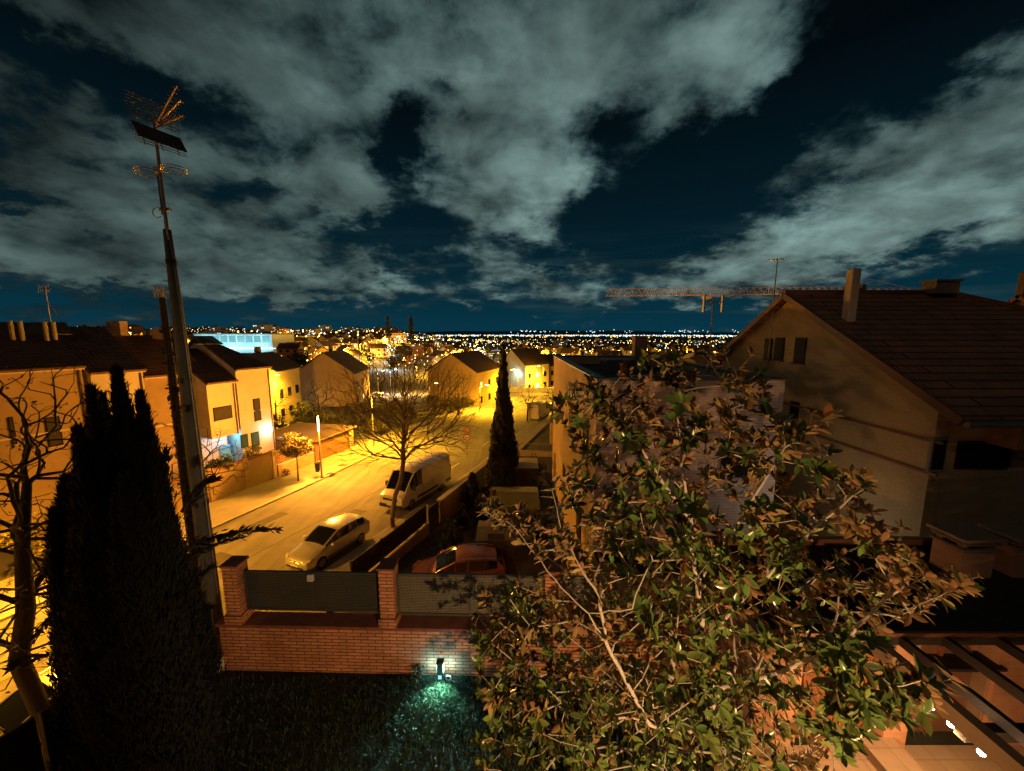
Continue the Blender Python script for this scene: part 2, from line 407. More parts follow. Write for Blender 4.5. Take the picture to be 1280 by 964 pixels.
_nt.links.new(_src, _mx.inputs[6]); _nt.links.new(_rg.outputs[0], _mx.inputs[7]); _nt.links.new(_mx.outputs[2], _b.inputs['Base Color'])
ribbon(LK, RK, .01, 'road', m_asph)
m_patch = mat('tar repair', (.06, .058, .055), .8, 0, .3, 2, .3, 50)
def offs(L, d): return [(x + d * .93, y - d * .37) for x, y in L]
ribbon(offs(RK, -4.7), offs(RK, -4.63), .0145, 'road_seam', m_patch, cols=1)
for (t_, d0, d1, ln) in ((2.75, -6.6, -5.2, .16), (3.6, -3.9, -2.9, .10), (3.15, -8.2, -7.4, .30), (4.4, -6.2, -4.9, .20), (1.9, -4.2, -3.0, .14)):
    a_, c_ = lerp_line(RK, t_), lerp_line(RK, t_ + ln); v_ = []
    for p_, dd in ((a_, d0), (a_, d1), (c_, d1), (c_, d0)): x_, y_ = p_[0] + dd * .93, p_[1] - dd * .37; v_.append((x_, y_, zg(x_, y_) + .018))
    MB().add(v_, [(0, 1, 2, 3)]).build('road_patch', m_patch, kind='structure')
ribbon(offs(RK, -2.28), offs(RK, -2.25), .0145, 'road_seam', m_patch, cols=1)
ribbon(shift(LK, -.14), LK, .13, 'kerb', m_kerb, cols=1, skirt=.2)
ribbon(RK, shift(RK, .14), .13, 'kerb', m_kerb, cols=1, skirt=.2)
ribbon(shift(LK, -3.9), shift(LK, -.14), .125, 'pavement', m_pave, skirt=.2)
ribbon(shift(RK, .14), shift(RK, 2.5), .125, 'pavement', m_pave, skirt=.2)
# worn dashed centre line and parking bay line
bl = MB()
m_line = mat('worn road paint', (.5, .5, .47), .8, 0, .5, 3)
for k in range(8):
    t0 = 2 + k * .95
    a, c = lerp_line(RK, t0), lerp_line(RK, t0 + .22)
    for d in (-2.15,):
        v = []
        for p, dd in ((a, d), (a, d + .1), (c, d + .1), (c, d)):
            x, y = p[0] + dd * .93, p[1] - dd * .37; v.append((x, y, zg(x, y) + .016))
        bl.add(v, [(0, 1, 2, 3)])
bl.build('road_marking', m_line, kind='structure')
# cross street and junction at the end of the street
def ground_sheet(poly, dz, name, m, n=10):
    (a, b_, c, d) = poly; v = []; f = []
    for i in range(n + 1):
        for j in range(n + 1):
            s, t = i / n, j / n
            x = (a[0] * (1 - s) + b_[0] * s) * (1 - t) + (d[0] * (1 - s) + c[0] * s) * t
            y = (a[1] * (1 - s) + b_[1] * s) * (1 - t) + (d[1] * (1 - s) + c[1] * s) * t
            v.append((x, y, zg(x, y) + dz))
    for i in range(n):
        for j in range(n): k = i * (n + 1) + j; f.append((k, k + n + 1, k + n + 2, k + 1))
    return MB().add(v, f).build(name, m, kind='structure')
ground_sheet([(-60, 83.6), (70, 83.6), (70, 93), (-60, 93)], .012, 'road', m_asph, 16)
ground_sheet([(-12, 38), (-40, 50), (-42, 56), (-10.5, 50)], .006, 'road', m_asph, 8)
# ================= our garden =================
G = -6.8
m_brick = brick_mat('garden wall brick', (.60, .27, .12), (.47, .195, .085), (.16, .08, .05), .29, .072, .012, .85, .5, .3)
m_cop = mat('clay coping', (.22, .075, .04), .8, 0, .35, 4, .2, 30)
m_white = mat('old white plaster', (.62, .58, .52), .9, 0, .25, 2, .3, 25)
m_steel = mat('dark fence steel', (.09, .09, .08), .5, .4, .2, 5)
m_lawn = mat('lawn soil', (.014, .017, .008), .95, 0, .5, 3, .5, 30)
m_dark = mat('weathered dark metal', (.03, .03, .03), .5, .5, .2)
m_black = mat('black plastic', (.015, .015, .015), .45, 0, .1)
def perforated(name, c1, c2):
    m = brick_mat(name, c1, c2, tuple(x * .22 for x in c1), .062, .034, .0075, .45, .6, .15)
    m.node_tree.nodes['Principled BSDF'].inputs['Metallic'].default_value = .3
    return m
m_mesh = perforated('perforated fence sheet', (.30, .28, .22), (.25, .23, .19))
m_mesh2 = perforated('dark perforated fence sheet', (.11, .12, .11), (.09, .10, .09))
def wy(x): return 6.71 - .027 * x
b = MB(); b.prism([(-5.9, 6.95), (-9.6, -3), (12.5, -3), (12.5, 6.45)], -11.3, G)
b.build('garden', m_lawn, kind='structure')
wall = thing('garden_wall', 'low orange brick garden wall with brick pillars and perforated metal panels beside lamp', 'garden wall', (-.8, wy(-.8), G))
def along(x0, x1, yo0, yo1): return [(x0, wy(x0) + yo0), (x1, wy(x1) + yo0), (x1, wy(x1) + yo1), (x0, wy(x0) + yo1)]
MB().prism(along(-5.86, 4.3, 0, .28), -11.2, -5.80).build('wall_base', m_brick, wall)
MB().prism(along(-5.9, 4.34, -.045, .325), -5.80, -5.735).build('coping', m_cop, wall)
PX = [-5.52, -2.44, .78, 3.98]
for k, x in enumerate(PX):
    s = .145; b = MB()
    b.prism(along(x - s, x + s, -.02, .30), -5.735, -4.53)
    b.prism(along(x - s - .03, x + s + .03, -.05, .33), -5.735, -5.56)
    p = b.build('pillar', m_brick, wall)
    MB().prism(along(x - s - .025, x + s + .025, -.045, .325), -4.53, -4.49).build('cap', m_cop, p)
for k in range(3):
    x0, x1 = PX[k] + .18, PX[k + 1] - .18; z0, z1 = -5.57 + (.05 if k == 0 else 0), -4.72
    b = MB()
    for za in (z0, z1): b.bar((x0, wy(x0) + .15, za), (x1, wy(x1) + .15, za), .045)
    xm = (x0 + x1) / 2
    for xx in (x0, xm - .01, x1): b.bar((xx, wy(xx) + .15, z0), (xx, wy(xx) + .15, z1), .04)
    fr = b.build('panel_frame', m_steel if k == 0 else mat('grey fence steel', (.12, .115, .10), .5, .4, .2, 5), wall)
    MB().prism(along(x0 + .02, x1 - .02, .146, .154), z0 + .02, z1 - .02).build('perforated_sheet', m_mesh2 if k == 0 else m_mesh, fr)
MB().box((-3.98, wy(-4) + .09, -4.79), (.13, .06, .15), 0, .02).build('lock_box', mat('pale grey plastic', (.5, .5, .52), .5, 0, .1), wall)
# side wall along the street
SD = Vector((-.35, -.937, 0)).normalized(); SN = Vector((.937, -.35, 0)).normalized()
c0 = Vector((-5.86, 6.9, 0)); Ls = 9.4
def sw(t0, t1, n0, n1):
    P = [c0 + SD * t0 + SN * n0, c0 + SD * t1 + SN * n0, c0 + SD * t1 + SN * n1, c0 + SD * t0 + SN * n1]
    P = [(p.x, p.y) for p in P]
    a = sum(P[i][0] * P[(i + 1) % 4][1] - P[(i + 1) % 4][0] * P[i][1] for i in range(4))
    return P if a > 0 else P[::-1]
side = thing('side_wall', 'white plastered side wall with dark sheet panels running down beside the big conifer', 'garden wall', (c0.x, c0.y, G))
MB().prism(sw(0, Ls, -.2, .02), -11.4, -6.47).build('wall_base', m_white, side)
MB().prism(sw(0, Ls, -.24, .06), -6.47, -6.41).build('coping', m_cop, side)
for k in range(4):
    t0 = .12 + k * 2.3; t1 = t0 + 2.2
    b = MB()
    for z in (-6.34, -5.42):
        p, q = c0 + SD * t0 + SN * -.09, c0 + SD * t1 + SN * -.09; b.bar((p.x, p.y, z), (q.x, q.y, z), .05)
    for t in (t0, t1): p = c0 + SD * t + SN * -.09; b.bar((p.x, p.y, -6.41), (p.x, p.y, -5.38), .05)
    fr = b.build('panel_frame', m_steel, side)
    MB().prism(sw(t0, t1, -.10, -.08), -6.32, -5.44).build('sheet', m_mesh2, fr)
# garden lamp standing at the wall
lx, ly = -1.41, wy(-1.4) - .12
lamp = thing('garden_lamp', 'small black block lamp throwing cold light on the brick wall and grass', 'lamp', (lx, ly, G))
MB().box((lx, ly, G + .20), (.12, .11, .40), 0, .012).build('housing', m_black, lamp)
MB().box((lx, ly, G + .425), (.14, .13, .03), 0, .01).build('cap', m_black, lamp)
MB().box((lx, ly, G + .015), (.16, .15, .03), 0, .01).build('base', m_dark, lamp)
for s in (-1, 1): MB().box((lx + s * .063, ly + .01, G + .27), (.006, .06, .16)).build('lens', glow('cold lamp glass', (.55, .9, 1), 9), lamp)
MB().box((lx, ly - .058, G + .13), (.07, .006, .08)).build('lens', glow('cold lamp front glass', (.25, .8, .9), 1.2), lamp)
for s in (-1, 1): point_light('lamp_light', (lx + s * .17, ly - .05, G + .27), 6.5, (.30, .80, 1), lamp, .02)
spot_light('lamp_light', (lx, ly - .10, G + .33), (lx + .02, ly - .55, G), 420, (.36, .95, .88), 118, .9, lamp, .02)
tap = thing('hose_ring', 'small pale coiled hose end lying in grass beside the lamp', 'hose', (lx + .16, ly - .02, G))
MB().tube([(lx + .16 + .05 * math.cos(a), ly - .04, G + .10 + .05 * math.sin(a)) for a in np.linspace(0, 6.0, 14)], .012, 6).build('coil', mat('pale hose', (.6, .7, .7), .5, 0, .1), tap)
MB().tube([(lx + .21, ly - .04, G + .1), (lx + .22, ly - .03, G + .04), (lx + .3, ly - .05, G + .01), (lx + .42, ly - .02, G + .012)], .011, 6).build('end', MATS['pale hose'], tap)
# grass
def grass():
    rg = np.random.default_rng(3); b = MB(); v = []; f = []
    n = 26000
    for i in range(n):
        if i < 9000: x, y = lx + rg.normal(0, .55), ly - abs(rg.normal(0, .6))
        else: x, y = rg.uniform(-6.6, 4.5), rg.uniform(3.6, 6.7)
        if y > wy(x) - .02 or x < -5.8 - (6.9 - y) * .37: continue
        h = rg.uniform(.04, .12); a = rg.uniform(0, 6.28); w_ = .006; dx, dy = math.cos(a) * w_, math.sin(a) * w_
        lxx, lyy = rg.normal(0, .035), rg.normal(0, .035); k = len(v)
        v += [(x - dx, y - dy, G), (x + dx, y + dy, G), (x + lxx * .5 + dx * .7, y + lyy * .5 + dy * .7, G + h * .6), (x + lxx * .5 - dx * .7, y + lyy * .5 - dy * .7, G + h * .6), (x + lxx * 1.3, y + lyy * 1.3, G + h)]
        f += [(k, k + 1, k + 2, k + 3), (k + 3, k + 2, k + 4)]
    b.v = v; b.f = f
    o = b.build('grass', mat('grass blades', (.022, .045, .013), .6, 0, .45, 5)); o['kind'] = 'stuff'
grass()

# assumed lamp, out of frame below the viewpoint, on a wall added for it
ow = thing('added_house_wall', 'added brick wall behind the viewpoint to hold the assumed lamp', 'house wall', (0, -.9, G))
MB().box((0, -1.05, (G - 1.6) / 2), (14, .3, -G - 1.6)).build('wall', m_brick, ow)
for x, pw_, lb in ((1.9, 3600, 'assumed small lamp on the added wall below the viewpoint'),):
    t = thing('wall_lamp', lb, 'lamp', (x, -.9, -4.3))
    MB().box((x, -.85, -4.3), (.14, .10, .24), 0, .02).build('housing', m_black, t); MB().ball((x, -.74, -4.36), .05, 10, 6).build('bulb', glow('assumed lamp bulb', (1, .8, .55), 20), t, True)
    spot_light('bulb_light', (x, -.62, -4.36), (x - .8, 6.5, -4.9), 250, (1, .55, .23), 104, .4, t, .05).data.energy = 1300
# ================= annex with porch, bottom right =================
m_obrick = brick_mat('annex brick', (.50, .24, .12), (.43, .19, .09), (.36, .27, .19), .25, .062, .008, .85, .4, .2)
m_door = mat('varnished door wood', (.20, .075, .028), .45, 0, .35, 3, .15, 30)
m_beam = mat('dark timber', (.012, .008, .006), .7, 0, .3, 4, .2, 30)
m_pale = mat('pale beam paint', (.26, .17, .10), .7, 0, .2, 3)
m_tile = brick_mat('terrace floor tile', (.33, .25, .17), (.30, .225, .155), (.18, .13, .09), .4, .4, .006, .6, .1, .2, 0)
m_roofd = mat('black roofing felt', (.018, .017, .016), .9, 0, .4, 3, .3, 20)
m_pane = mat('dark window glass', (.010, .011, .012), .6, 0, 0, spec=.05)
# level floor: brick pattern needs a plan mapping
_nt = m_tile.node_tree; _tb = [n for n in _nt.nodes if n.type == 'TEX_BRICK'][0]; _g = _nt.nodes.new('ShaderNodeNewGeometry'); _nt.links.new(_g.outputs['Position'], _tb.inputs['Vector'])
ground_box = MB().prism([(3.9, -2.9), (12.4, -2.9), (12.4, 5.42), (3.9, 5.42)], G, G + .03).build('terrace', m_tile, kind='structure')
FY = 5.42
an = thing('garden_annex', 'low flat roofed brick annex with wooden door under dark roof behind the terrace', 'annex', (7.5, 6.4, G))
def face_x(u, v): return at_y(u, v, FY).x
xs = [4.15, face_x(1041, 860), face_x(1046, 860), face_x(1108, 860), face_x(1131, 880)]
b = MB()
b.box((4.3, FY + .15, G + 1.02), (.75, .3, 2.0)); b.box(((xs[3] + xs[4]) / 2 + .02, FY + .12, G + 1.02), (.38, .36, 2.0))
b.box((9.9, FY + .15, G + 1.02), (4.2, .3, 2.0)); b.box((7.5, 8.3, G + 1.02), (6.9, .3, 2.0)); b.box((4.15, 6.9, G + 1.02), (.3, 2.4, 2.0))
b.build('wall', m_obrick, an)
dx0, dx1 = 4.70, xs[3] - .02
d = MB(); wdt = (dx1 - dx0) / 2
for k in range(2):
    cx = dx0 + wdt * (k + .5)
    d.box((cx, FY + .14, G + .99), (wdt - .02, .06, 1.9))
    for zc, hh in ((.55, .62), (1.32, .62)):
        for (ox, oz, sw_, sh) in ((0, hh / 2, wdt - .2, .05), (0, -hh / 2, wdt - .2, .05), (-(wdt - .2) / 2, 0, .05, hh), ((wdt - .2) / 2, 0, .05, hh)):
            d.box((cx + ox, FY + .10, G + zc + oz), (sw_, .04, sh))
dr = d.build('door', m_door, an)
MB().tube([(dx0 + wdt - .06, FY + .09, G + 1.0), (dx0 + wdt - .06, FY + .04, G + 1.0), (dx0 + wdt - .16, FY + .04, G + 1.0)], .012, 6).build('handle', m_dark, dr)
# recess with arched glazed door, pale lintel
rx0, rx1 = xs[4] + .05, xs[4] + 1.3
arch = [(rx0, 0), (rx1, 0)] + [((rx0 + rx1) / 2 + (rx1 - rx0) / 2 * math.cos(a), 1.35 + .42 * math.sin(a)) for a in np.linspace(0, math.pi, 12)]
vs = [(x, FY + .22, G + .03 + z) for x, z in arch] + [(x, FY + .27, G + .03 + z) for x, z in arch]; n = len(arch)
ad_ = MB(); ad_.add(vs, [tuple(range(n)), tuple(range(2 * n - 1, n - 1, -1))] + [(i, (i + 1) % n, n + (i + 1) % n, n + i) for i in range(n)])
gd = ad_.build('glazed_door', mat('brown glazed door', (.16, .08, .045), .4, 0, .3, 3), an)
MB().bar(((rx0 + rx1) / 2, FY + .20, G + .05), ((rx0 + rx1) / 2, FY + .20, G + 1.7), .06).build('mullion', m_door, gd)
b = MB(); b.box(((rx0 + rx1) / 2, FY + .34, G + 1.0), (rx1 - rx0 + .3, .12, 1.98)); b.build('recess_wall', mat('warm render', (.40, .22, .12), .85, 0, .2), an)
b = MB(); b.box(((rx0 + rx1) / 2 + .1, FY + .2, G + 1.42), (rx1 - rx0 + .25, .30, .10), 0, .01); b.box((rx1 + .14, FY + .2, G + .7), (.16, .28, 1.34), 0, .01); b.build('door_surround', m_pale, an)
MB().box(((rx0 + rx1) / 2 + .05, FY + .12, G + 1.50), (rx1 - rx0 + .2, .40, .05)).build('shelf', m_beam, an)
b = MB(); b.prism([(3.9, 5.22), (12.4, 5.22), (12.4, 7.75), (3.9, 7.75)], -4.74, -4.58); b.build('roof', m_roofd, an)
b = MB(); b.bar((3.9, 7.72, -4.50), (12.4, 7.72, -4.50), .05, .14); b.bar((3.9, 5.23, -4.56), (12.4, 5.23, -4.56), .05, .06); b.build('roof_edge', mat('orange lit edge strip', (.22, .10, .05), .5, .3, .2), an)  # metal roof edge, the orange light on it put into its colour
# two barbecue chimneys on the annex roof
m_slab = mat('chimney slab', (.25, .17, .11), .85, 0, .3, 4, .3, 30)
def bbq(cx, cy, lab):
    t = thing('barbecue_chimney', lab, 'chimney', (cx, cy, -4.58))
    MB().box((cx, cy, -4.32), (.62, .50, .52)).build('stack', m_obrick, t)
    for k in range(2): MB().box((cx, cy, -4.02 + k * .12), (.72 - k * .02, .60, .045), 0, .01).build('slab', m_slab, t)
    for sx_ in (-1, 1):
        for sy_ in (-1, 1): MB().box((cx + sx_ * .24, cy + sy_ * .18, -3.96), (.1, .1, .17)).build('riser', m_slab, t)
    MB().prism([(cx - .40, cy - .33), (cx + .40, cy - .33), (cx + .40, cy + .33), (cx - .40, cy + .33)], -3.84, [-3.78] * 4).build('cap', m_slab, t)
bbq(8.72, 6.85, 'squat brick chimney with layered slabs standing on the black annex roof')
bbq(9.75, 6.85, 'squat slabbed chimney cut off by picture edge beside its full twin')
# pergola
pg = thing('pergola', 'dark timber pergola over the terrace carrying a row of warm spot lights', 'pergola', (7.2, 3.8, G))
for x in (5.95, 6.62, 7.42, 8.25, 9.1, 9.9): MB().box((x, 2.4, -4.66), (.075, 5.66, .14)).build('rafter', m_beam, pg)
MB().box((5.38, 2.55, -4.58), (.14, 5.3, .22)).build('light_beam', m_pale, pg)
MB().box((7.9, 4.0, -4.82), (4.9, .12, .14)).build('cross_beam', m_beam, pg)
for y in (.2, 4.0): MB().box((10.2, y, G + .98), (.14, .14, 1.96)).build('post', m_beam, pg)
MB().box((5.38, 0.0, G + 1.0), (.14, .14, 2.0)).build('post', m_pale, pg)
SL = [(5.40, 4.28), (5.40, 4.06), (5.385, 3.74), (5.37, 3.36), (5.36, 2.85), (5.36, 2.3), (5.36, 1.7), (5.36, 1.1)]  # last four added out of frame to light the wall and magnolia
for x, y in SL:
    t = thing('spot_light', 'small warm white spot light burning on the pergola beam', 'spot light', (x, y, -4.74), 0, 'spot lights on the pergola beam')
    MB().tube([(x, y, -4.60), (x, y, -4.73)], .035, 10).build('housing', m_pale, t)
    MB().ball((x, y, -4.77), .036, 10, 6).build('bulb', glow('warm bulb', (1, .78, .5), 60), t, True)
    spot_light('bulb_light', (x, y, -4.84), (x, y, -6), 62, WARM, 165, .6, t, .04); point_light('glow_light', (x - .02, y - .02, -5.05), 14, WARM, t, .03)
bn = thing('terrace_planter', 'low pale plaster step beside the glazed door on terrace', 'step', (6.0, 4.9, G))
MB().box((5.95, 5.0, G + .12), (.5, .7, .2), 0, .015).build('block', m_pale, bn); MB().box((5.95, 5.0, G + .235), (.56, .76, .03), 0, .01).build('top', m_tile, bn)

# ================= big gabled house on the right =================
c = 10.3
m_gwall = brick_mat('gable house brick', (.32, .235, .115), (.285, .205, .10), (.22, .16, .09), .26, .065, .006, .85, .25, .15)
m_gtile = tile_mat('brown roof tile', (.34, .15, .08), (.26, .115, .06), .34, .24)
m_fascia = mat('brown fascia', (.12, .06, .035), .7, 0, .2)
def at_x(u, v, x): r = ray(u, v); return r * (x / r.x)
gh = thing('gabled_house', 'large brick house with gable end and brown tiled roof on the right', 'house', (15, 13.5, -6.8))
E1 = (8.55, -1.78); AP = (14.4, 1.42); E2 = (19.0, -1.15)
def gable_prism(x0, x1, prof, name, m, par):
    n = len(prof); vs = [(x0, y, z) for y, z in prof] + [(x1, y, z) for y, z in prof]
    return MB().add(vs, [tuple(range(n - 1, -1, -1)), tuple(range(n, 2 * n))] + [(i, (i + 1) % n, n + (i + 1) % n, n + i) for i in range(n)]).build(name, m, par)
gable_prism(c, c + .3, [(9.0, -11), (18.6, -11), (18.6, -1.2), (14.4, 1.20), (9.0, -1.75)], 'wall', m_gwall, gh)
MB().box((16.3, 9.2, -6.4), (11.35, .4, 9.2)).build('wall', m_gwall, gh)
MB().box((16.3, 18.4, -6.4), (11.35, .3, 9.2)).build('wall', m_gwall, gh)
MB().box((22.0, 13.8, -6.4), (.3, 8.8, 9.2)).build('wall', m_gwall, gh)
b = MB(); x0 = c - .22; xr = 16.2; x1 = 22.4
b.slab([(x0, E1[0] - .25, E1[1] - .12), (x1, E1[0] - .25, E1[1] - .12), (xr, AP[0], AP[1] + .02), (x0, AP[0], AP[1] + .02)], .16)
b.slab([(x0, AP[0], AP[1] + .02), (xr, AP[0], AP[1] + .02), (x1, E2[0], E2[1] - .1), (x0, E2[0], E2[1] - .1)], .16)
b.slab([(x1, E1[0] - .25, E1[1] - .12), (x1, E2[0], E2[1] - .1), (xr, AP[0], AP[1] + .015)], .14)
rf = b.build('roof', m_gtile, gh)
b = MB(); b.tube([(x0 - .02, AP[0], AP[1] + .04), (xr, AP[0], AP[1] + .04)], .11, 8); b.tube([(xr, AP[0], AP[1] + .04), (x1, E1[0] - .25, E1[1] - .06)], .10, 8)
b.build('ridge_tiles', m_fascia, rf)
b = MB(); b.bar((x0 - .03, E1[0] - .25, E1[1] - .2), (x0 - .03, AP[0], AP[1] - .06), .05, .2); b.bar((x0 - .03, AP[0], AP[1] - .06), (x0 - .03, E2[0], E2[1] - .2), .05, .2); b.build('verge_board', m_fascia, gh)
b = MB(); b.tube([(x0, E1[0] - .33, E1[1] - .24), (x1, E1[0] - .33, E1[1] - .24)], .07, 8); b.build('gutter', mat('zinc gutter', (.20, .19, .17), .5, .4, .2), gh)
MB().box((16.9, 8.68, -2.32), (10.8, .62, .66)).build('eaves_box', mat('brown eaves panel', (.17, .09, .045), .7, 0, .2), gh)
def slot(u0, u1, v0, v1, rec=.06):
    a = at_x(u0, v0, c); d_ = at_x(u1, v1, c); y0, y1 = sorted((a.y, d_.y)); z0, z1 = sorted((a.z, d_.z))
    fr = MB().box((c - .008, (y0 + y1) / 2, (z0 + z1) / 2), (.03, y1 - y0, z1 - z0)).build('window', mat('dark window frame', (.018, .014, .011), .8, 0, .1, spec=.1), gh)
    MB().box((c - .026, (y0 + y1) / 2, (z0 + z1) / 2), (.012, y1 - y0 - .08, z1 - z0 - .08)).build('pane', m_pane, fr)
    MB().box((c - .05, (y0 + y1) / 2, z0 - .03), (.10, y1 - y0 + .1, .05)).build('sill', m_fascia, fr)
slot(957, 964, 423, 450); slot(970, 979, 422, 451); slot(995, 1006, 422, 455); slot(989, 998, 501, 523)
for z in (-2.62, -3.43): MB().box((c - .015, 13.4, z), (.05, 9.2, .07)).build('string_course', m_fascia, gh)
wa, wb = at_y(1198, 552, 8.985), at_y(1258, 586, 8.985); wx_, wz_, ww, wh = (wa.x + wb.x) / 2, (wa.z + wb.z) / 2, wb.x - wa.x, wa.z - wb.z
b = MB(); b.box((wx_, 8.985, wz_), (ww, .05, wh)); wn = b.build('window', MATS['dark window frame'], gh)
for k in (-1, 1): MB().box((wx_ + k * ww * .245, 8.952, wz_), (ww * .44, .02, wh - .12)).build('pane', m_pane, wn)
wa, wb = at_y(1165, 547, 8.985), at_y(1178, 590, 8.985); b = MB(); b.box(((wa.x + wb.x) / 2, 8.985, (wa.z + wb.z) / 2), (wb.x - wa.x, .05, wa.z - wb.z)); wn = b.build('window', mat('pale window frame', (.14, .14, .125), .5, 0, .1), gh)
MB().box(((wa.x + wb.x) / 2, 8.952, (wa.z + wb.z) / 2), (wb.x - wa.x - .1, .02, wa.z - wb.z - .14)).build('pane', m_pane, wn)
# flue on its roof, small ridge chimney
MB().box((10.95, 12.55, 1.15), (.27, .27, 1.75), 0, .02).build('flue', mat('pale flue render', (.34, .29, .22), .8, 0, .2), rf)
b = MB(); b.box((15.6, 14.2, 1.62), (.85, .5, .42)); b.box((15.6, 14.2, 1.86), (.98, .62, .06)); b.build('chimney', m_slab, rf)
b = MB(); b.box((12.6, 14.4, 1.56), (.55, .3, .14)); b.box((12.95, 14.4, 1.62), (.14, .14, .3)); b.build('vent', m_fascia, rf)
MB().prism([(2.75, 7.2), (25, 6.9), (25, 12.0), (2.75, 12.0)], -11.3, -7.3).build('neighbour_garden', m_lawn, kind='structure')
nl = thing('assumed_globe_lamp', 'assumed white globe lamp half hidden behind the magnolia near the pink brick house', 'lamp', (8.9, 10.6, -7.3))  # lamp itself unseen; assumed from the pale light on the brick front
MB().tube([(8.9, 10.6, -7.3), (8.9, 10.6, -5.5)], .035, 8).build('post', m_dark, nl); MB().ball((8.9, 10.6, -5.38), .13, 14, 9).build('globe', glow('white globe', (.85, .95, 1), 6), nl, True)
point_light('globe_light', (8.7, 10.35, -5.3), 24, (1, .80, .56), nl, .12)
# antennas
m_alu = mat('grey aluminium', (.30, .28, .25), .45, .6, .2, 6)
an_ = thing('gable_antenna', 'thin pole with small yagi antenna beside the three slit windows', 'antenna', (c - .12, 15.1, -1.3))
MB().tube([(c - .12, 15.1, -1.3), (c - .12, 15.1, 2.85)], .022, 6).build('pole', m_alu, an_)
b = MB(); b.bar((c - .55, 15.0, 2.75), (c + .12, 15.1, 2.80), .03)
for k in range(6): b.bar((c - .52 + k * .11, 14.82, 2.75 + .008 * k), (c - .52 + k * .11, 15.24, 2.75 + .008 * k), .014)
b.build('yagi', m_alu, an_)
# second house further right
h2 = thing('far_right_house', 'tall ochre house wall with dark roof beyond the gabled house', 'house', (27, 19.5, -6.8))
gable_prism(23.6, 24.0, [(14.2, -9), (22, -9), (22, -1.5), (18, 1.5), (14.2, -1.0)], 'wall', m_gwall, h2)
b = MB(); b.slab([(23.4, 13.9, -1.0), (31, 13.9, -1.0), (31, 18, 1.75), (23.4, 18, 1.75)], .16); b.slab([(23.4, 18, 1.75), (31, 18, 1.75), (31, 22.2, -1.4), (23.4, 22.2, -1.4)], .16)
b.build('roof', m_gtile, h2)
MB().box((27.3, 14.35, -5), (7.2, .3, 8)).build('wall', m_gwall, h2)
MB().box((24.4, 18.6, 2.1), (.3, .3, 1.5), 0, .02).build('flue', m_fascia, h2)

# ================= flat roofed house in the middle =================
m_pink = brick_mat('pale pink brick', (.56, .44, .39), (.49, .39, .345), (.36, .29, .26), .30, .10, .010, .85, .4, .2)
m_rend = mat('ochre render', (.42, .31, .16), .85, 0, .2, 1.2, .3, 20)
fh = thing('flat_roofed_house', 'flat roofed house with pale pink brick front and black roof behind magnolia', 'house', (5.7, 18.4, -11.5))
X0, X1, Y0, Y1, ZT = 2.72, 8.7, 12.0, 24.6, -1.5
b = MB(); b.box(((X0 + X1) / 2, Y0 + .15, (ZT - 11.5) / 2), (X1 - X0, .3, ZT + 11.5)); b.build('front_wall', m_pink, fh)
b = MB(); b.box((X0 + .148, (Y0 + Y1) / 2 + .15, (ZT - 11.5) / 2), (.3, Y1 - Y0 - .3, ZT + 11.5)); b.build('side_wall', m_rend, fh)
b = MB(); b.box((X1 - .15, (Y0 + Y1) / 2 + .15, (ZT - 11.5) / 2), (.3, Y1 - Y0 - .3, ZT + 11.5)); b.box(((X0 + X1) / 2, Y1 - .15, (ZT - 11.5) / 2 - .002), (X1 - X0 - .6, .3, ZT + 11.5)); b.build('back_wall', m_rend, fh)
MB().box(((X0 + X1) / 2, (Y0 + Y1) / 2, ZT - .55), (X1 - X0 - .6, Y1 - Y0 - .6, .12)).build('roof', m_roofd, fh)
b = MB(); z = ZT + .025
b.box(((X0 + X1) / 2, Y0 + .15, z), (X1 - X0 + .08, .38, .05)); b.box((X0 + .15, (Y0 + Y1) / 2, z), (.38, Y1 - Y0 - .36, .05)); b.box((X1 - .15, (Y0 + Y1) / 2, z), (.38, Y1 - Y0 - .36, .05)); b.box(((X0 + X1) / 2, Y1 - .15, z), (X1 - X0 + .08, .38, .05))
b.build('parapet_cap', mat('dull zinc', (.16, .155, .14), .55, .4, .25, 4), fh)
MB().tube([(X0 + .9, Y0 + 1.0, ZT + .03), (X1 - 1.6, Y0 + 1.0, ZT + .03)], .035, 8).build('roof_pipe', mat('white pipe', (.6, .58, .55), .5, 0, .1), fh)
b = MB(); p = at_y(799, 440, 23.5); b.box((p.x, 23.5, -1.2), (.75, .6, 1.9)); b.box((p.x, 23.5, -.22), (.86, .7, .08)); b.build('chimney', m_slab, fh)
MB().box((5.6, 20, -1.75), (1.6, 1.4, .75)).build('roof_box', mat('grey roof unit', (.12, .11, .1), .6, .2, .2), fh); MB().box((7.2, 22, -1.8), (1.0, 1.0, .7)).build('roof_box', MATS['grey roof unit'], fh)
for (yy, zz, hh) in ((13.6, -3.9, 1.9), (17.2, -4.0, 1.5), (21, -4.0, 1.5), (14.5, -7.6, 1.5), (19, -7.6, 1.5)):
    wn = MB().box((X0 - .008, yy, zz), (.03, 1.0, hh)).build('window', MATS['dark window frame'], fh)
    MB().box((X0 - .026, yy, zz), (.012, .86, hh - .14)).build('pane', m_pane, wn)
wn = MB().box((7.4, Y0 - .008, -4.2), (1.3, .03, 1.2)).build('window', MATS['pale window frame'], fh)
MB().box((7.4, Y0 - .026, -4.2), (1.14, .012, 1.04)).build('pane', m_pane, wn)
ta = thing('twin_panel_antenna', 'antenna pole with two upright panels on the flat roof', 'antenna', (8.3, 16.0, -1.9))
MB().tube([(8.3, 16, -2.0), (8.3, 16, 1.45)], .03, 6).build('pole', m_alu, ta)
b = MB(); b.bar((7.92, 16, 1.25), (8.68, 16, 1.25), .03); b.bar((8.1, 16, 1.38), (8.5, 16, 1.38), .025); b.build('arm', m_alu, ta)
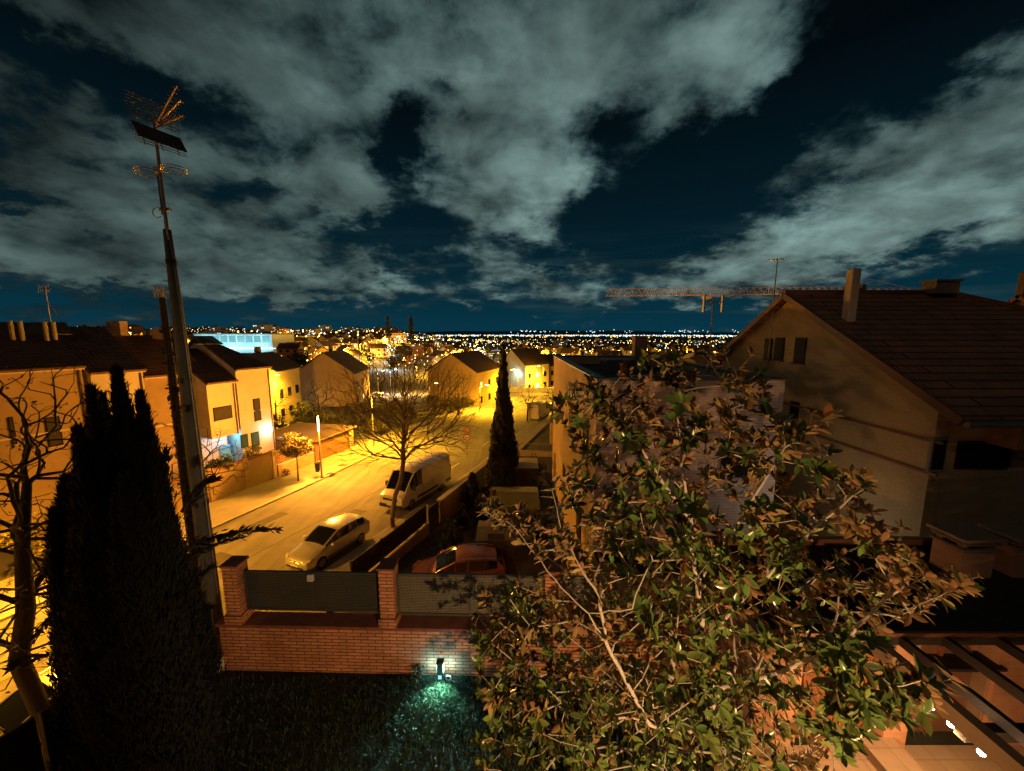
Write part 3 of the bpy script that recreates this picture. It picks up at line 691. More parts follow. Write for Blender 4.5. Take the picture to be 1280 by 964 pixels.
for s in (-1, 1):
    b = MB(); b.bar((8.3 + s * .38, 16, .85), (8.3 + s * .38, 16, 1.55), .05, .12)
    for k in range(6): b.bar((8.3 + s * .38 - .05, 15.93, .9 + k * .12), (8.3 + s * .38 + .05, 15.93, .9 + k * .12), .015)
    b.build('panel', m_alu, ta)
# ================= neighbour's yard and its street wall =================
m_yard = mat('yard concrete', (.10, .095, .085), .9, 0, .35, .8, .3, 20)
def sheet_poly(x0, x1, y0, y1, dz, name, m, n=12):
    return ground_sheet([(x0, y0), (x1, y0), (x1, y1), (x0, y1)], dz, name, m, n)
def WX(y): return x_on(RK, y) + 2.62
v = []; f = []; ny = 24
for i in range(ny + 1):
    y = 7.2 + (32 - 7.2) * i / ny
    for s in range(5): x = WX(y) + .05 + (2.75 - WX(y)) * s / 4; v.append((x, y, zg(x, y) + .03))
for i in range(ny):
    for s in range(4): k = i * 5 + s; f.append((k, k + 1, k + 6, k + 5))
MB().add(v, f).build('yard', m_yard, kind='structure')
m_bw = mat('beige wall render', (.34, .28, .17), .88, 0, .3, 1.2, .4, 18)
def wall_seg(y0, y1, z0f, z1, th, name, m, par, n=4, off=0.0):
    b = MB()
    for i in range(n):
        a, c_ = y0 + (y1 - y0) * i / n, y0 + (y1 - y0) * (i + 1) / n
        xa, xc = WX(a) + off, WX(c_) + off
        b.prism([(xa, a), (xa + th, a - th * .35), (xc + th, c_ - th * .35), (xc, c_)], [z0f(a)] * 2 + [z0f(c_)] * 2, [z1] * 4)
    return b.build(name, m, par)
nwall = thing('street_wall', 'beige rendered yard wall topped with dark sheet panels above silver hatchback', 'garden wall', (WX(18), 18, zg(WX(18), 18)))
wall_seg(15.0, 20.6, lambda y: near_z(y) - .3, -10.82, .22, 'wall_base', m_bw, nwall)
wall_seg(15.0, 20.6, lambda y: -10.82, -10.78, .30, 'coping', mat('pale coping', (.45, .42, .36), .8, 0, .2), nwall, 4, -.04)
p = wall_seg(15.1, 20.45, lambda y: -10.74, -9.72, .04, 'dark_panel', mat('dark brown sheet', (.03, .02, .014), .6, .2, .25, 2), nwall, 4, .1)
for y in (15.1, 16.9, 18.7, 20.45): MB().box((WX(y) + .1, y, -10.23), (.07, .07, 1.1)).build('panel_post', m_steel, nwall)
gt = thing('yard_gate', 'dark brown board gate between the two beige street walls', 'gate', (WX(21.2), 21.2, zg(WX(21.2), 21.2)))
for k in range(9):
    y = 20.75 + k * .125; MB().box((WX(y) + .1, y, -10.95), (.045, .115, 1.75)).build('board', mat('gate boards', (.06, .035, .02), .7, 0, .3, 4), gt)
MB().box((WX(20.65) + .1, 20.62, -10.75), (.09, .09, 1.95)).build('post', mat('white post', (.65, .6, .52), .6, 0, .1), gt)
for zr_ in (-10.4, -11.5): MB().bar((WX(20.75) + .15, 20.75, zr_), (WX(21.8) + .15, 21.8, zr_), .05).build('rail', m_steel, gt)
nw2 = thing('street_wall', 'plain beige rendered yard wall running from the gate to the slim cypress', 'garden wall', (WX(26), 26, zg(WX(26), 26)))
wall_seg(21.9, 31, lambda y: near_z(y) - .3, -10.05, .24, 'wall_base', m_bw, nw2, 5)
wall_seg(21.86, 31, lambda y: -10.05, -9.99, .34, 'coping', MATS['pale coping'], nw2, 5, -.05)
# sheds and boxes in the yard
m_tarp = mat('olive sheet roof', (.16, .17, .045), .6, 0, .25, 2)
m_shedw = mat('shed boards', (.12, .09, .05), .85, 0, .35, 4)
def shed(lab, cx, cy, wx, dy, h, m, pitch=.25, name='garden_shed'):
    g0 = zg(cx, cy) + .03; t = thing(name, lab, 'shed', (cx, cy, g0))
    MB().box((cx, cy, g0 + h / 2), (wx - .2, dy - .2, h)).build('wall', m_shedw, t)
    b = MB(); b.slab([(cx - wx / 2, cy - dy / 2, g0 + h), (cx + wx / 2, cy - dy / 2, g0 + h), (cx + wx / 2, cy + dy * .1, g0 + h + pitch), (cx - wx / 2, cy + dy * .1, g0 + h + pitch)], .05)
    b.slab([(cx - wx / 2, cy + dy * .1, g0 + h + pitch), (cx + wx / 2, cy + dy * .1, g0 + h + pitch), (cx + wx / 2, cy + dy / 2, g0 + h + pitch * .3), (cx - wx / 2, cy + dy / 2, g0 + h + pitch * .3)], .05)
    b.build('roof', m, t)
    MB().box((cx, cy - dy / 2 + .09, g0 + .95), (.8, .04, 1.8)).build('door', mat('shed door', (.09, .07, .04), .8, 0, .3, 4), t)
    return t
shed('low shed with olive green two part roof beside slim cypress', .15, 21.6, 2.9, 3.0, 1.75, m_tarp)
shed('small shed with dull grey sheet roof behind the red car', -.75, 17.9, 2.0, 1.9, 1.55, mat('grey sheet roof', (.13, .125, .11), .7, 0, .3, 2), .12)
shed('little outbuilding with pale flat roof just right of cypress', .95, 27.6, 2.0, 2.2, 2.1, mat('pale roof sheet', (.50, .45, .32), .7, 0, .2, 2), .04)
rl = thing('railing', 'low metal railing across the driveway mouth beyond the pale roofed outbuilding', 'railing', (2.2, 37, zg(2.2, 37)))
g0 = zg(2.2, 37); b = MB()
for k in range(13): b.bar((.6 + k * .28, 37 - k * .03, g0 + .55), (.6 + k * .28, 37 - k * .03, g0 + 1.25), .025)
b.bar((.55, 37, g0 + 1.27), (4.0, 36.65, g0 + 1.27), .05); b.bar((.55, 37, g0 + .58), (4.0, 36.65, g0 + .58), .04); b.build('bars', m_alu, rl)
MB().box((2.28, 36.85, g0 + .25), (3.6, .22, .55), -.1).build('plinth', m_bw, rl)
for x, y in ((4.3, 36.5), (5.6, 41)):
    pass
pp = thing('gate_pillar', 'square ochre gate pillar standing beside the dark parked van', 'pillar', (4.55, 42, zg(4.55, 42)))
g0 = zg(4.55, 42); MB().box((4.55, 42, g0 + 1.2), (.45, .45, 2.4), 0, .02).build('shaft', m_rend, pp); MB().box((4.55, 42, g0 + 2.45), (.56, .56, .1), 0, .02).build('cap', m_slab, pp)

# ================= row of houses across the street =================
S = Vector((.375, .927, 0)); NV = Vector((-.927, .375, 0)); B0 = Vector((-27.3, 24.1, 0))
def hit(u, off, v=465):
    r = ray(u, v); o = B0 + NV * off
    # t*(rx,ry) = o + a*S
    det = r.x * -S.y + r.y * S.x
    t = (o.x * -S.y + o.y * S.x) / det
    return Vector((r.x * t, r.y * t, 0))
def z_at(u, v, off): p = hit(u, off, v); r = ray(u, v); return r.z / r.y * p.y
m_hw = mat('ochre house render', (.30, .215, .12), .88, 0, .26, .5, .25, 25)
m_hw2 = mat('pale house render', (.48, .43, .37), .88, 0, .14, .7, .25, 25)
m_rt = tile_mat('row house roof tile', (.13, .065, .032), (.10, .05, .026), .36, .24)
m_eave = mat('pale eave moulding', (.55, .45, .32), .8, 0, .15)
m_shut = mat('grey roller shutter', (.05, .045, .04), .8, 0, .2, 6, spec=.1)
def xy(p): return (p.x, p.y)
def unit(lab, u0, u1, ve, off, m, depth=9.0, rise=2.9, zb=None, name='row_house', hipL=False, hipR=False, u1e=None):
    a, c_ = hit(u0, off, ve), hit(u1, off, ve); um = (u0 + u1) / 2; ez = (z_at(u0, ve, off) + z_at(u1, ve, off)) / 2
    mid = (a + c_) / 2 + NV * 4; gz = zg(mid.x, mid.y)
    t = thing(name, lab, 'house', (mid.x, mid.y, gz))
    b_, d_ = c_ + NV * depth, a + NV * depth
    lo = (gz - .6) if zb is None else zb
    pts = [xy(a), xy(c_), xy(b_), xy(d_)]
    MB().prism(pts, lo, ez).build('wall', m, t)
    if zb is not None: MB().prism([xy(a + NV * 1.8), xy(c_ + NV * 1.8), xy(b_), xy(d_)], gz - .6, zb).build('ground_floor', m, t)
    e = .35; L = (c_ - a).normalized()
    a1, c1 = a - NV * e - L * .12, c_ - NV * e + L * .12; r0, r1 = a + NV * depth / 2 - L * .12, c_ + NV * depth / 2 + L * .12
    d1, b1 = d_ + NV * e - L * .12, b_ + NV * e + L * .12
    if hipL: r0 = r0 + L * 2.6
    if hipR: r1 = r1 - L * 2.6
    zz = lambda p, z: (p.x, p.y, z)
    rb = MB(); rb.slab([zz(a1, ez - .02), zz(c1, ez - .02), zz(r1, ez + rise), zz(r0, ez + rise)], .14)
    rb.slab([zz(r0, ez + rise), zz(r1, ez + rise), zz(b1, ez - .02), zz(d1, ez - .02)], .14)
    if hipR: rb.slab([zz(c1, ez - .02), zz(b1, ez - .02), zz(r1, ez + rise - .005)], .12)
    if hipL: rb.slab([zz(d1, ez - .02), zz(a1, ez - .02), zz(r0, ez + rise - .005)], .12)
    ro = rb.build('roof', m_rt, t)
    g = MB()
    if not hipL: g.add([zz(a, ez), zz(d_, ez), zz(r0 + L * .25, ez + rise - .16)], [(0, 1, 2)])
    if not hipR: g.add([zz(c_, ez), zz(b_, ez), zz(r1 - L * .25, ez + rise - .16)], [(0, 1, 2)])
    if g.v: g.build('gable', m, t)
    g = MB(); p, q = a - NV * .14 - L * .05, c_ - NV * .14 + L * .05
    g.bar((p.x, p.y, ez - .13), (q.x, q.y, ez - .13), .24, .17); g.build('eave_moulding', m_eave, t)
    g = MB(); p, q = a - NV * .34 - L * .1, c_ - NV * .34 + L * .1; g.tube([(p.x, p.y, ez - .02), (q.x, q.y, ez - .02)], .065, 8); g.build('gutter', mat('brown gutter', (.10, .06, .04), .5, .3, .2), t)
    p = c_ - NV * .06 - L * .15; MB().tube([(p.x, p.y, ez - .1), (p.x, p.y, (gz - .3) if zb is None else zb)], .05, 8).build('downpipe', MATS['brown gutter'], t)
    fl = ez - 3.0
    if fl > lo + 1: g = MB(); p, q = a - NV * .02 + L * .02, c_ - NV * .02 - L * .02; g.bar((p.x, p.y, fl - .9), (q.x, q.y, fl - .9), .05, .10); g.build('string_course', m_eave, t)
    return t, ro, ez
def fwin(t, u0, u1, v0, v1, off, pm=None, frame=None, name='window'):
    a, c_ = hit(u0, off, v0), hit(u1, off, v1); z0, z1 = (z_at(u0, v1, off) + z_at(u1, v1, off)) / 2, (z_at(u0, v0, off) + z_at(u1, v0, off)) / 2
    p = [xy(a - NV * .03), xy(c_ - NV * .03), xy(c_ + NV * .02), xy(a + NV * .02)]
    w_ = MB().prism(p, z0, z1).build(name, frame or MATS['dark window frame'], t)
    L = (c_ - a).normalized(); i = .07
    q = [xy(a - NV * .05 + L * i), xy(c_ - NV * .05 - L * i), xy(c_ - NV * .032 - L * i), xy(a - NV * .032 + L * i)]
    MB().prism(q, z0 + i, z1 - i).build('pane', pm or m_pane, w_)
    s = MB(); s.bar((a.x - NV.x * .08, a.y - NV.y * .08, z0 - .03), (c_.x - NV.x * .08, c_.y - NV.y * .08, z0 - .03), .14, .05); s.build('sill', m_eave, w_)
    return w_
HA, ra, eA = unit('ochre row house at the left edge with four roof flues and roof terrace', -130, 102, 463, 0, m_hw, 9.5, 2.75, hipR=False)
HB, rb_, eB = unit('ochre row house rising just behind the tops of the dark conifer', 112, 178, 463.5, .25, m_hw2, 9.3, 3.0)
HC, rc, eC = unit('recessed ochre row house crossed by the tall antenna mast', 178.5, 256, 467, 1.3, m_hw, 8.6, 3.0)
zbay = z_at(275, 547, -.6)
HD, rd, eD = unit('narrow pale row house with blue lit entrance under its bay', 257, 293, 477, -.6, m_hw2, 9.6, 2.6, zb=zbay)
HE, re_, eE = unit('pale end row house with white wall lamp on its right corner', 293.5, 336, 459.5, -.2, m_hw2, 9.8, 2.7, hipR=True)
fwin(HA, 54, 80, 521, 558, 0, m_shut); fwin(HA, 8, 22, 521, 556, 0, m_shut); fwin(HA, -60, -30, 520, 560, 0, m_shut)
fwin(HB, 138, 158, 520, 552, .25, m_shut)
fwin(HC, 218, 233, 508, 540, 1.3, m_shut); fwin(HC, 190, 201, 559, 570, 1.3, glow('blue lit glass', (.15, .5, .75), 1.0))
fwin(HD, 265.5, 291, 508, 524.5, -.6, m_shut)
fwin(HE, 315.5, 327, 498, 526, -.2, m_shut); fwin(HE, 300, 311, 543, 560, -.2, mat('glass coloured by blue light', (.03, .07, .09), .1, 0, 0)); fwin(HE, 313, 325, 540, 558, -.2, MATS['glass coloured by blue light'])  # last two panes: blue light painted into the glass colour
# entrance under the bay: blue lit door with blue lamp light put into its colour, and the lamp
pm = (hit(262, 1.15, 556) + hit(290, 1.15, 556)) / 2
gzD = zg(pm.x, pm.y)
dq = [hit(264, 1.1), hit(283, 1.1), hit(283, 1.16), hit(264, 1.16)]
MB().prism([xy(p) for p in dq], gzD, gzD + 2.3).build('entrance_door', mat('blue lit door', (.10, .32, .5), .5, 0, .1), HD)
el_ = MB(); q = pm - NV * .9; el_.box((q.x, q.y, zbay - .06), (.3, .3, .06)); el_.build('porch_lamp', glow('porch lamp glass', (.4, .85, 1), 25), HD)
point_light('porch_light', (q.x, q.y, zbay - .25), 110, (.12, .62, 1), HD, .1)
# wall lamp at the corner of the end house
q = hit(337.5, -.55, 536); zl = z_at(337.5, 537, -.55)
MB().box((q.x, q.y, zl), (.22, .22, .30), .3, .03).build('wall_lamp', glow('white lamp glass', (.75, .95, 1), 60), HE)
q2 = hit(338.5, -.8, 536); point_light('wall_lamp_light', (q2.x, q2.y, zl - .05), 30, (.55, .88, 1), HE, .1)
# roof things
def slope_pt(u, v, off, ez, rise, depth):
    # march along the ray until it meets the street-side roof slope
    r = ray(u, v)
    for k in range(400):
        t = 15 + k * .1; p = r * t; n = (p - (B0 + NV * off)).dot(NV)
        if n > 0 and p.z < ez + rise * min(n / (depth / 2), 1): return p
    return r * 35
m_flue = mat('pale flue pipe', (.20, .18, .15), .6, 0, .2)
for u, vt in ((15, 406), (27, 407), (57.5, 406), (68, 406)):
    p = slope_pt(u + 2, 427, 0, eA, 2.75, 9.5)
    MB().tube([(p.x, p.y, p.z - .2), (p.x, p.y, p.z + 1.25)], .11, 8).build('flue', m_flue, ra)
p0, p1, p2, p3 = (slope_pt(u, v, 0, eA, 2.75, 9.5) + Vector((.05, -.1, .08)) for u, v in ((30, 419), (92, 419), (84, 404.5), (40, 404.5)))
MB().slab([p0, p1, p2, p3], .05).build('roof_window', mat('grey roof glazing', (.10, .10, .08), .35, .2, .2), ra)
q0, q1, q2_, q3 = (slope_pt(u, v, -.2, eE, 2.7, 9.8) + Vector((.05, -.1, .08)) for u, v in ((246, 431), (280, 431), (266, 421), (234, 421)))
MB().slab([q0, q1, q2_, q3], .05).build('solar_panel', MATS['grey roof glazing'], rd)
p = hit(200, 4.5, 410); MB().box((p.x, p.y, eC + 3.1), (.9, .6, .9)).build('chimney', m_slab, rc)
p = hit(147, 5.5, 410); MB().box((p.x, p.y, eB + 2.9), (1.0, .6, 1.1)).build('chimney', m_slab, rb_)
p = at_y(63, 402, 27.5)
ra_ = thing('roof_antenna', 'small yagi antenna on thin pole above the left row house roof', 'antenna', (p.x, p.y, p.z - 1.0))
b = MB(); b.tube([(p.x, p.y, p.z - 1), (p.x, p.y, p.z + 2.4)], .035, 6); b.bar((p.x + .9, p.y, p.z - .2), (p.x + .05, p.y, p.z + 1.4), .03); b.build('pole', m_alu, ra_)
b = MB(); b.bar((p.x - .55, p.y, p.z + 2.25), (p.x + .45, p.y, p.z + 2.3), .04)
for k in range(6): b.bar((p.x - .5 + k * .15, p.y, p.z + 2.0), (p.x - .5 + k * .15, p.y, p.z + 2.55), .025)
b.build('yagi', m_alu, ra_)

# front walls of the row
def FXp(y, d=4.05): return (x_on(LK, y) - d * .93, y + d * .37)
def fseg(t, y0, y1, h0, h1, th, name, m, n=5, off=0.0, z0=None):
    b = MB()
    for i in range(n):
        P = []
        for yy in (y0 + (y1 - y0) * i / n, y0 + (y1 - y0) * (i + 1) / n):
            x, y = FXp(yy, 4.05 + off); x2, y2 = FXp(yy, 4.05 + off + th); P.append(((x, y), (x2, y2)))
        pl_ = [P[0][1], P[0][0], P[1][0], P[1][1]]
        z = [zg(*k) for k in pl_]
        b.prism(pl_, [k + h0 for k in z], [k + h1 for k in z])
    return b.build(name, m, t)
def fthing(name, lab, cat, y): x, y2 = FXp(y); return thing(name, lab, cat, (x, y2, zg(x, y2)))
m_bp = brick_mat('pink street brick', (.46, .28, .19), (.40, .24, .16), (.33, .25, .19), .28, .08, .01, .85, .4, .2)
fw = fthing('front_wall', 'tall ochre front wall with bushes leaning over beside the paved gate', 'garden wall', 22)
fseg(fw, 17, 28.6, -.3, 2.25, .25, 'wall_base', m_hw); fseg(fw, 17, 28.6, 2.25, 2.33, .35, 'coping', m_cop, 5, -.05)
for yy in (18.5, 21, 23.5, 26, 28.4): fseg(fw, yy, yy + .35, -.2, 2.4, .36, 'pier', m_hw, 1, -.06)
gs = fthing('slatted_fence', 'pink brick wall with pale horizontal slats behind the round crowned tree', 'fence', 30.5)
fseg(gs, 28.9, 33.0, -.3, 1.0, .22, 'wall_base', m_bp)
fseg(gs, 28.9, 33.0, 1.0, 1.05, .3, 'coping', m_eave, 4, -.04)
for k in range(7): fseg(gs, 28.9, 33.0, 1.12 + k * .17, 1.24 + k * .17, .04, 'slat', mat('brown slats', (.24, .13, .08), .6, 0, .2), 1, .1)
# timber garage
gy0, gy1 = 33.2, 38.6
ga = fthing('wooden_garage', 'low brown garage with ribbed flat roof left of the lamp column', 'garage', 36)
x0_, y0_ = FXp(gy0, 3.95); x1_, y1_ = FXp(gy1, 3.95); gz = zg(x1_, y1_)
ax = Vector((x1_ - x0_, y1_ - y0_, 0)).normalized(); bx_ = Vector((-ax.y, ax.x, 0)); Lg = math.hypot(x1_ - x0_, y1_ - y0_); g_o = Vector((x0_, y0_, 0))
def gp(a, b_): p = g_o + ax * a + bx_ * b_; return (p.x, p.y)
MB().prism([gp(0, .1), gp(Lg, .1), gp(Lg, 6.5), gp(0, 6.5)], gz - .4, gz + 2.2).build('wall', mat('garage timber', (.16, .085, .05), .75, 0, .3, 4), ga)
for k in range(10): MB().prism([gp(.55, .05), gp(Lg - .75, .05), gp(Lg - .75, .098), gp(.55, .098)], gz + .05 + k * .21, gz + .24 + k * .21).build('door_panel', mat('garage door', (.18, .09, .05), .6, 0, .25, 3), ga)
MB().prism([gp(Lg - .65, -.12), gp(Lg, -.12), gp(Lg, .09), gp(Lg - .65, .09)], gz - .3, gz + 2.3).build('pier', m_bp, ga)
MB().prism([gp(-.3, -.4), gp(Lg + .3, -.4), gp(Lg + .3, 6.9), gp(-.3, 6.9)], gz + 2.32, gz + 2.42).build('roof', mat('ribbed roof', (.20, .15, .11), .6, .1, .2), ga)
for k in range(16): MB().prism([gp(-.25 + k * (Lg + .5) / 16, -.4), gp(-.18 + k * (Lg + .5) / 16, -.4), gp(-.18 + k * (Lg + .5) / 16, 6.9), gp(-.25 + k * (Lg + .5) / 16, 6.9)], gz + 2.42, gz + 2.48).build('roof_rib', MATS['ribbed roof'], ga)

# ================= street furniture =================
m_post = mat('galvanised post', (.33, .31, .29), .45, .6, .2, 5)
def lamp_column(lab, x, y, group=None):
    g = zg(x, y) + .125; t = thing('lamp_column', lab, 'street lamp', (x, y, g), 0, group)
    MB().tube([(x, y, g), (x, y, g + .06)], .15, 12).build('base', m_dark, t)
    MB().tube([(x, y, g + .05), (x, y, g + 1.0), (x, y, g + 3.9)], [.085, .075, .06], 10).build('post', m_post, t)
    MB().tube([(x, y, g + 3.9), (x, y, g + 5.1)], .055, 10).build('light_tube', glow('pinkish lamp tube', (1, .62, .45), 14), t)
    MB().tube([(x, y, g + 5.1), (x, y, g + 5.22)], [.075, .06], 10).build('cap', m_dark, t)
    return t
p = on_ground(402.5, 597, .12)
LC = lamp_column('slim lamp column with glowing tube beside the round crowned tree', p.x, p.y)
point_light('column_light', (p.x + .35, p.y - .2, p.z + 4.9), 3000, (1, .36, .03), LC, .2)
bn_ = thing('litter_bin', 'black litter bin fixed low on the glowing lamp column', 'litter bin', (p.x - .28, p.y - .08, p.z + .55))
MB().tube([(p.x - .28, p.y - .08, p.z + .55), (p.x - .28, p.y - .08, p.z + 1.25)], [.16, .21], 14).build('bin_body', m_black, bn_)
MB().tube([(p.x - .28, p.y - .08, p.z + 1.25), (p.x - .28, p.y - .08, p.z + 1.31)], [.235, .22], 14).build('rim', m_dark, bn_)
for (u, v_) in ((413, 593), (428, 582)):
    q = on_ground(u, v_, .12); mc = thing('manhole_cover', 'dark square cover plate in the pavement ' + ('nearest the lamp column' if u == 413 else 'farther along beyond the lamp column'), 'cover plate', q)
    MB().box((q.x, q.y, q.z + .006), (.75, .6, .012), -.3).build('plate', m_dark, mc)
# round sign below a triangle sign
p = on_ground(584, 575, .1)
sg = thing('road_sign', 'thin post with triangular sign above a round sign at kerb', 'road sign', p)
MB().tube([p, p + Vector((0, 0, 3.25))], .032, 8).build('post', m_post, sg)
m_red = mat('sign red', (.45, .03, .02), .4, 0, .1); m_sw = mat('sign white', (.7, .7, .68), .4, 0, .1); m_back = mat('sign back', (.25, .25, .24), .5, .5, .1)
def disc(c, r, th, n, rot=0.0, fy=-1):
    vs = [(c[0] + r * math.sin(rot + 2 * math.pi * k / n), c[1], c[2] + r * math.cos(rot + 2 * math.pi * k / n)) for k in range(n)]
    vs += [(x, y + th, z) for x, y, z in vs]
    return MB().add(vs, [tuple(range(n)), tuple(range(2 * n - 1, n - 1, -1))] + [(k, n + k, n + (k + 1) % n, (k + 1) % n) for k in range(n)])
for (dz, r, n) in ((2.95, .42, 3), (2.25, .31, 20)):
    pl_ = disc((p.x, p.y - .06, p.z + dz), r, .02, n).build('sign_plate', m_red, sg)
    disc((p.x, p.y - .066, p.z + dz), r * (.62 if n == 3 else .74), .004, n).build('sign_face', m_sw, pl_)
disc((p.x, p.y - .072, p.z + 2.92), .07, .004, 8).build('pictogram', m_black, sg)
MB().box((p.x, p.y - .07, p.z + 2.25), (.30, .005, .07)).build('pictogram', m_black, sg)

# ================= antenna mast and dark pole =================
mx_, my_ = -6.58, 7.6
mast = thing('antenna_mast', 'tall tapering grey mast with tv antennas at top beside dark conifer', 'mast', (mx_, my_, zg(mx_, my_)))
m_mast = mat('mast steel', (.075, .08, .07), .7, .2, .35, 1.5, .2, 20)
zb_ = zg(mx_, my_)
MB().tube([(mx_, my_, zb_), (mx_, my_, -5.6), (mx_, my_, -2.2), (mx_, my_, .5), (mx_ - .01, my_, 1.95)], [.24, .165, .13, .095, .065], 12).build('pole', m_mast, mast, True)
b = MB()
for z, r in ((-3.6, .152), (-1.0, .128), (1.3, .092)): b.tube([(mx_, my_, z), (mx_, my_, z + .1)], r, 12)
b.build('collar', m_dark, mast)
MB().tube([(mx_ - .01, my_, 1.7), (mx_ - .01, my_, 2.5), (mx_ - .01, my_, 3.9)], [.035, .03, .024], 8).build('tube', m_alu, mast)
b = MB(); b.bar((mx_ - .01, my_ - .06, 2.2), (mx_ + .02, my_ - .1, 2.9), .025); b.bar((mx_ + .06, my_ - .07, 1.75), (mx_ - .02, my_ - .06, 2.62), .018); b.bar((mx_ - .10, my_, 2.32), (mx_ + .10, my_, 2.32), .05); b.tube([(mx_ - .12 + .09 * math.cos(a), my_ - .04, 2.25 + .09 * math.sin(a)) for a in np.linspace(0, 5.5, 12)], .009, 5)
b.tube([(mx_ + .05, my_ - .03, 1.75), (mx_ + .10, my_ - .03, .2), (mx_ + .15, my_ - .05, -2.2), (mx_ + .19, my_ - .04, -5.6)], .012, 5)
b.build('clamp', m_alu, mast)
# ring dipole
b = MB(); zr = 3.0
for s, off in ((1, .06), (-1, -.06)):
    for dz in (0, .05):
        b.tube([(mx_ + off + s * .19 + .19 * math.cos(a) * 1.0, my_ + .19 * math.sin(a), zr + dz * s) for a in np.linspace(0, 2 * math.pi, 20)], .008, 5)
b.box((mx_, my_ - .05, zr), (.10, .08, .09)); b.build('ring_dipole', mat('brass dipole', (.42, .34, .20), .4, .5, .15), mast)
# corner reflector antenna with three booms
ua = MB(); cz = 3.78; cx = mx_ + .02
dirv = Vector((.86, -.42, .22)).normalized(); sid = Vector((dirv.y, -dirv.x, 0)).normalized(); upv = sid.cross(dirv)
if upv.z < 0: upv = -upv
c3 = Vector((cx, my_, cz))
for sgn in (1, -1):
    out = (upv * sgn * .8 - dirv * .15 * -1).normalized()
    for k in range(8):
        q = c3 + out * (.06 + k * .055) - dirv * .05; ua.tube([q - sid * .38, q + sid * .38], .007, 5)
    for s in (-.25, .0, .25): q = c3 + sid * s - dirv * .05; ua.tube([q + out * .04, q + out * .48], .008, 5)
ref = ua.build('reflector', m_alu, mast)
lp = MB(); out = (upv * -.75 + dirv * .3).normalized()
q = c3 - dirv * .04
lp.slab([q + out * .06 - sid * .36, q + out * .06 + sid * .36, q + out * .42 + sid * .36, q + out * .42 - sid * .36], .006); lp.build('reflector_sheet', mat('reflector sheet', (.10, .095, .085), .6, .3, .1), ref)
yb = MB()
for k in (-1, 0, 1):
    d2 = (dirv + upv * k * .24).normalized(); a = c3 + upv * k * .03; e_ = a + d2 * .95; yb.tube([a, e_], .012, 6)
    for j in range(9): q = a + d2 * (.12 + j * .098); yb.tube([q - sid * .055, q + sid * .055], .009, 5)
yb.build('director_boom', mat('orange lit boom', (.5, .36, .24), .45, .4, .1), mast)  # boom colour carries the orange lamplight from below
px_, py_ = -10.55, 11.72; pg_ = zg(px_, py_)
up_ = thing('utility_pole', 'thin dark ivy grown pole with tiny antenna standing behind the mast', 'pole', (px_, py_, pg_))
MB().tube([(px_, py_, pg_), (px_, py_, -3), (px_, py_, 1.05)], [.15, .12, .09], 8).build('pole', mat('dark wood pole', (.035, .028, .02), .9, 0, .3, 3), up_)
b = MB(); rg = np.random.default_rng(5)
for i in range(420):
    z = rg.uniform(pg_ + 2, .2); a = rg.uniform(0, 6.28); r = .10 + rg.uniform(0, .05); q = Vector((px_ + r * math.cos(a), py_ + r * math.sin(a), z)); s1 = Vector(rg.normal(0, .035, 3)); s2 = Vector(rg.normal(0, .035, 3)); b.add([q - s1, q - s2, q + s1, q + s2], [(0, 1, 2, 3)])
b.build('ivy', mat('dark ivy', (.02, .03, .012), .7, 0, .4, 6), up_)
b = MB(); b.bar((px_ - .25, py_, 1.2), (px_ + .15, py_, 1.22), .05); b.tube([(px_, py_, 1.0), (px_, py_, 1.3)], .03, 6)
for k in range(4): b.bar((px_ - .22 + k * .1, py_, 1.05), (px_ - .22 + k * .1, py_, 1.4), .025)
b.build('antenna', m_alu, up_)
# ================= vehicles =================
def cut_arches(o, cyl, parent):
    """real wheel arches: subtract a drum from the body shell"""
    b = MB()
    for x, y, z, r, w_ in cyl: b.tube([(x, y - w_, z), (x, y + w_, z)], r, 20)
    t = b.build('cutter', None)
    md = o.modifiers.new('cut', 'BOOLEAN'); md.object = t; md.operation = 'DIFFERENCE'; md.solver = 'FAST'
    dg = bpy.context.evaluated_depsgraph_get(); dg.update()
    me = bpy.data.meshes.new_from_object(o.evaluated_get(dg)); o.modifiers.clear(); o.data = me; me.name = o.name
    bpy.data.objects.remove(t)
m_tyre = mat('tyre rubber', (.012, .012, .012), .8, 0, .2); m_rim = mat('alloy rim', (.35, .35, .35), .35, .8, .1)
m_glass = mat('car window glass', (.010, .012, .012), .05, 0, 0, spec=.7)
m_lampg = mat('headlight glass', (.55, .55, .5), .1, 0, 0, spec=.8); m_tail = mat('tail light', (.35, .02, .01), .25, 0, 0)
m_trim = mat('black trim', (.015, .015, .015), .5, 0, .1); m_plate = mat('number plate', (.65, .65, .6), .4, 0, 0)
m_seat = mat('seat cloth', (.03, .03, .03), .9, 0, .2)
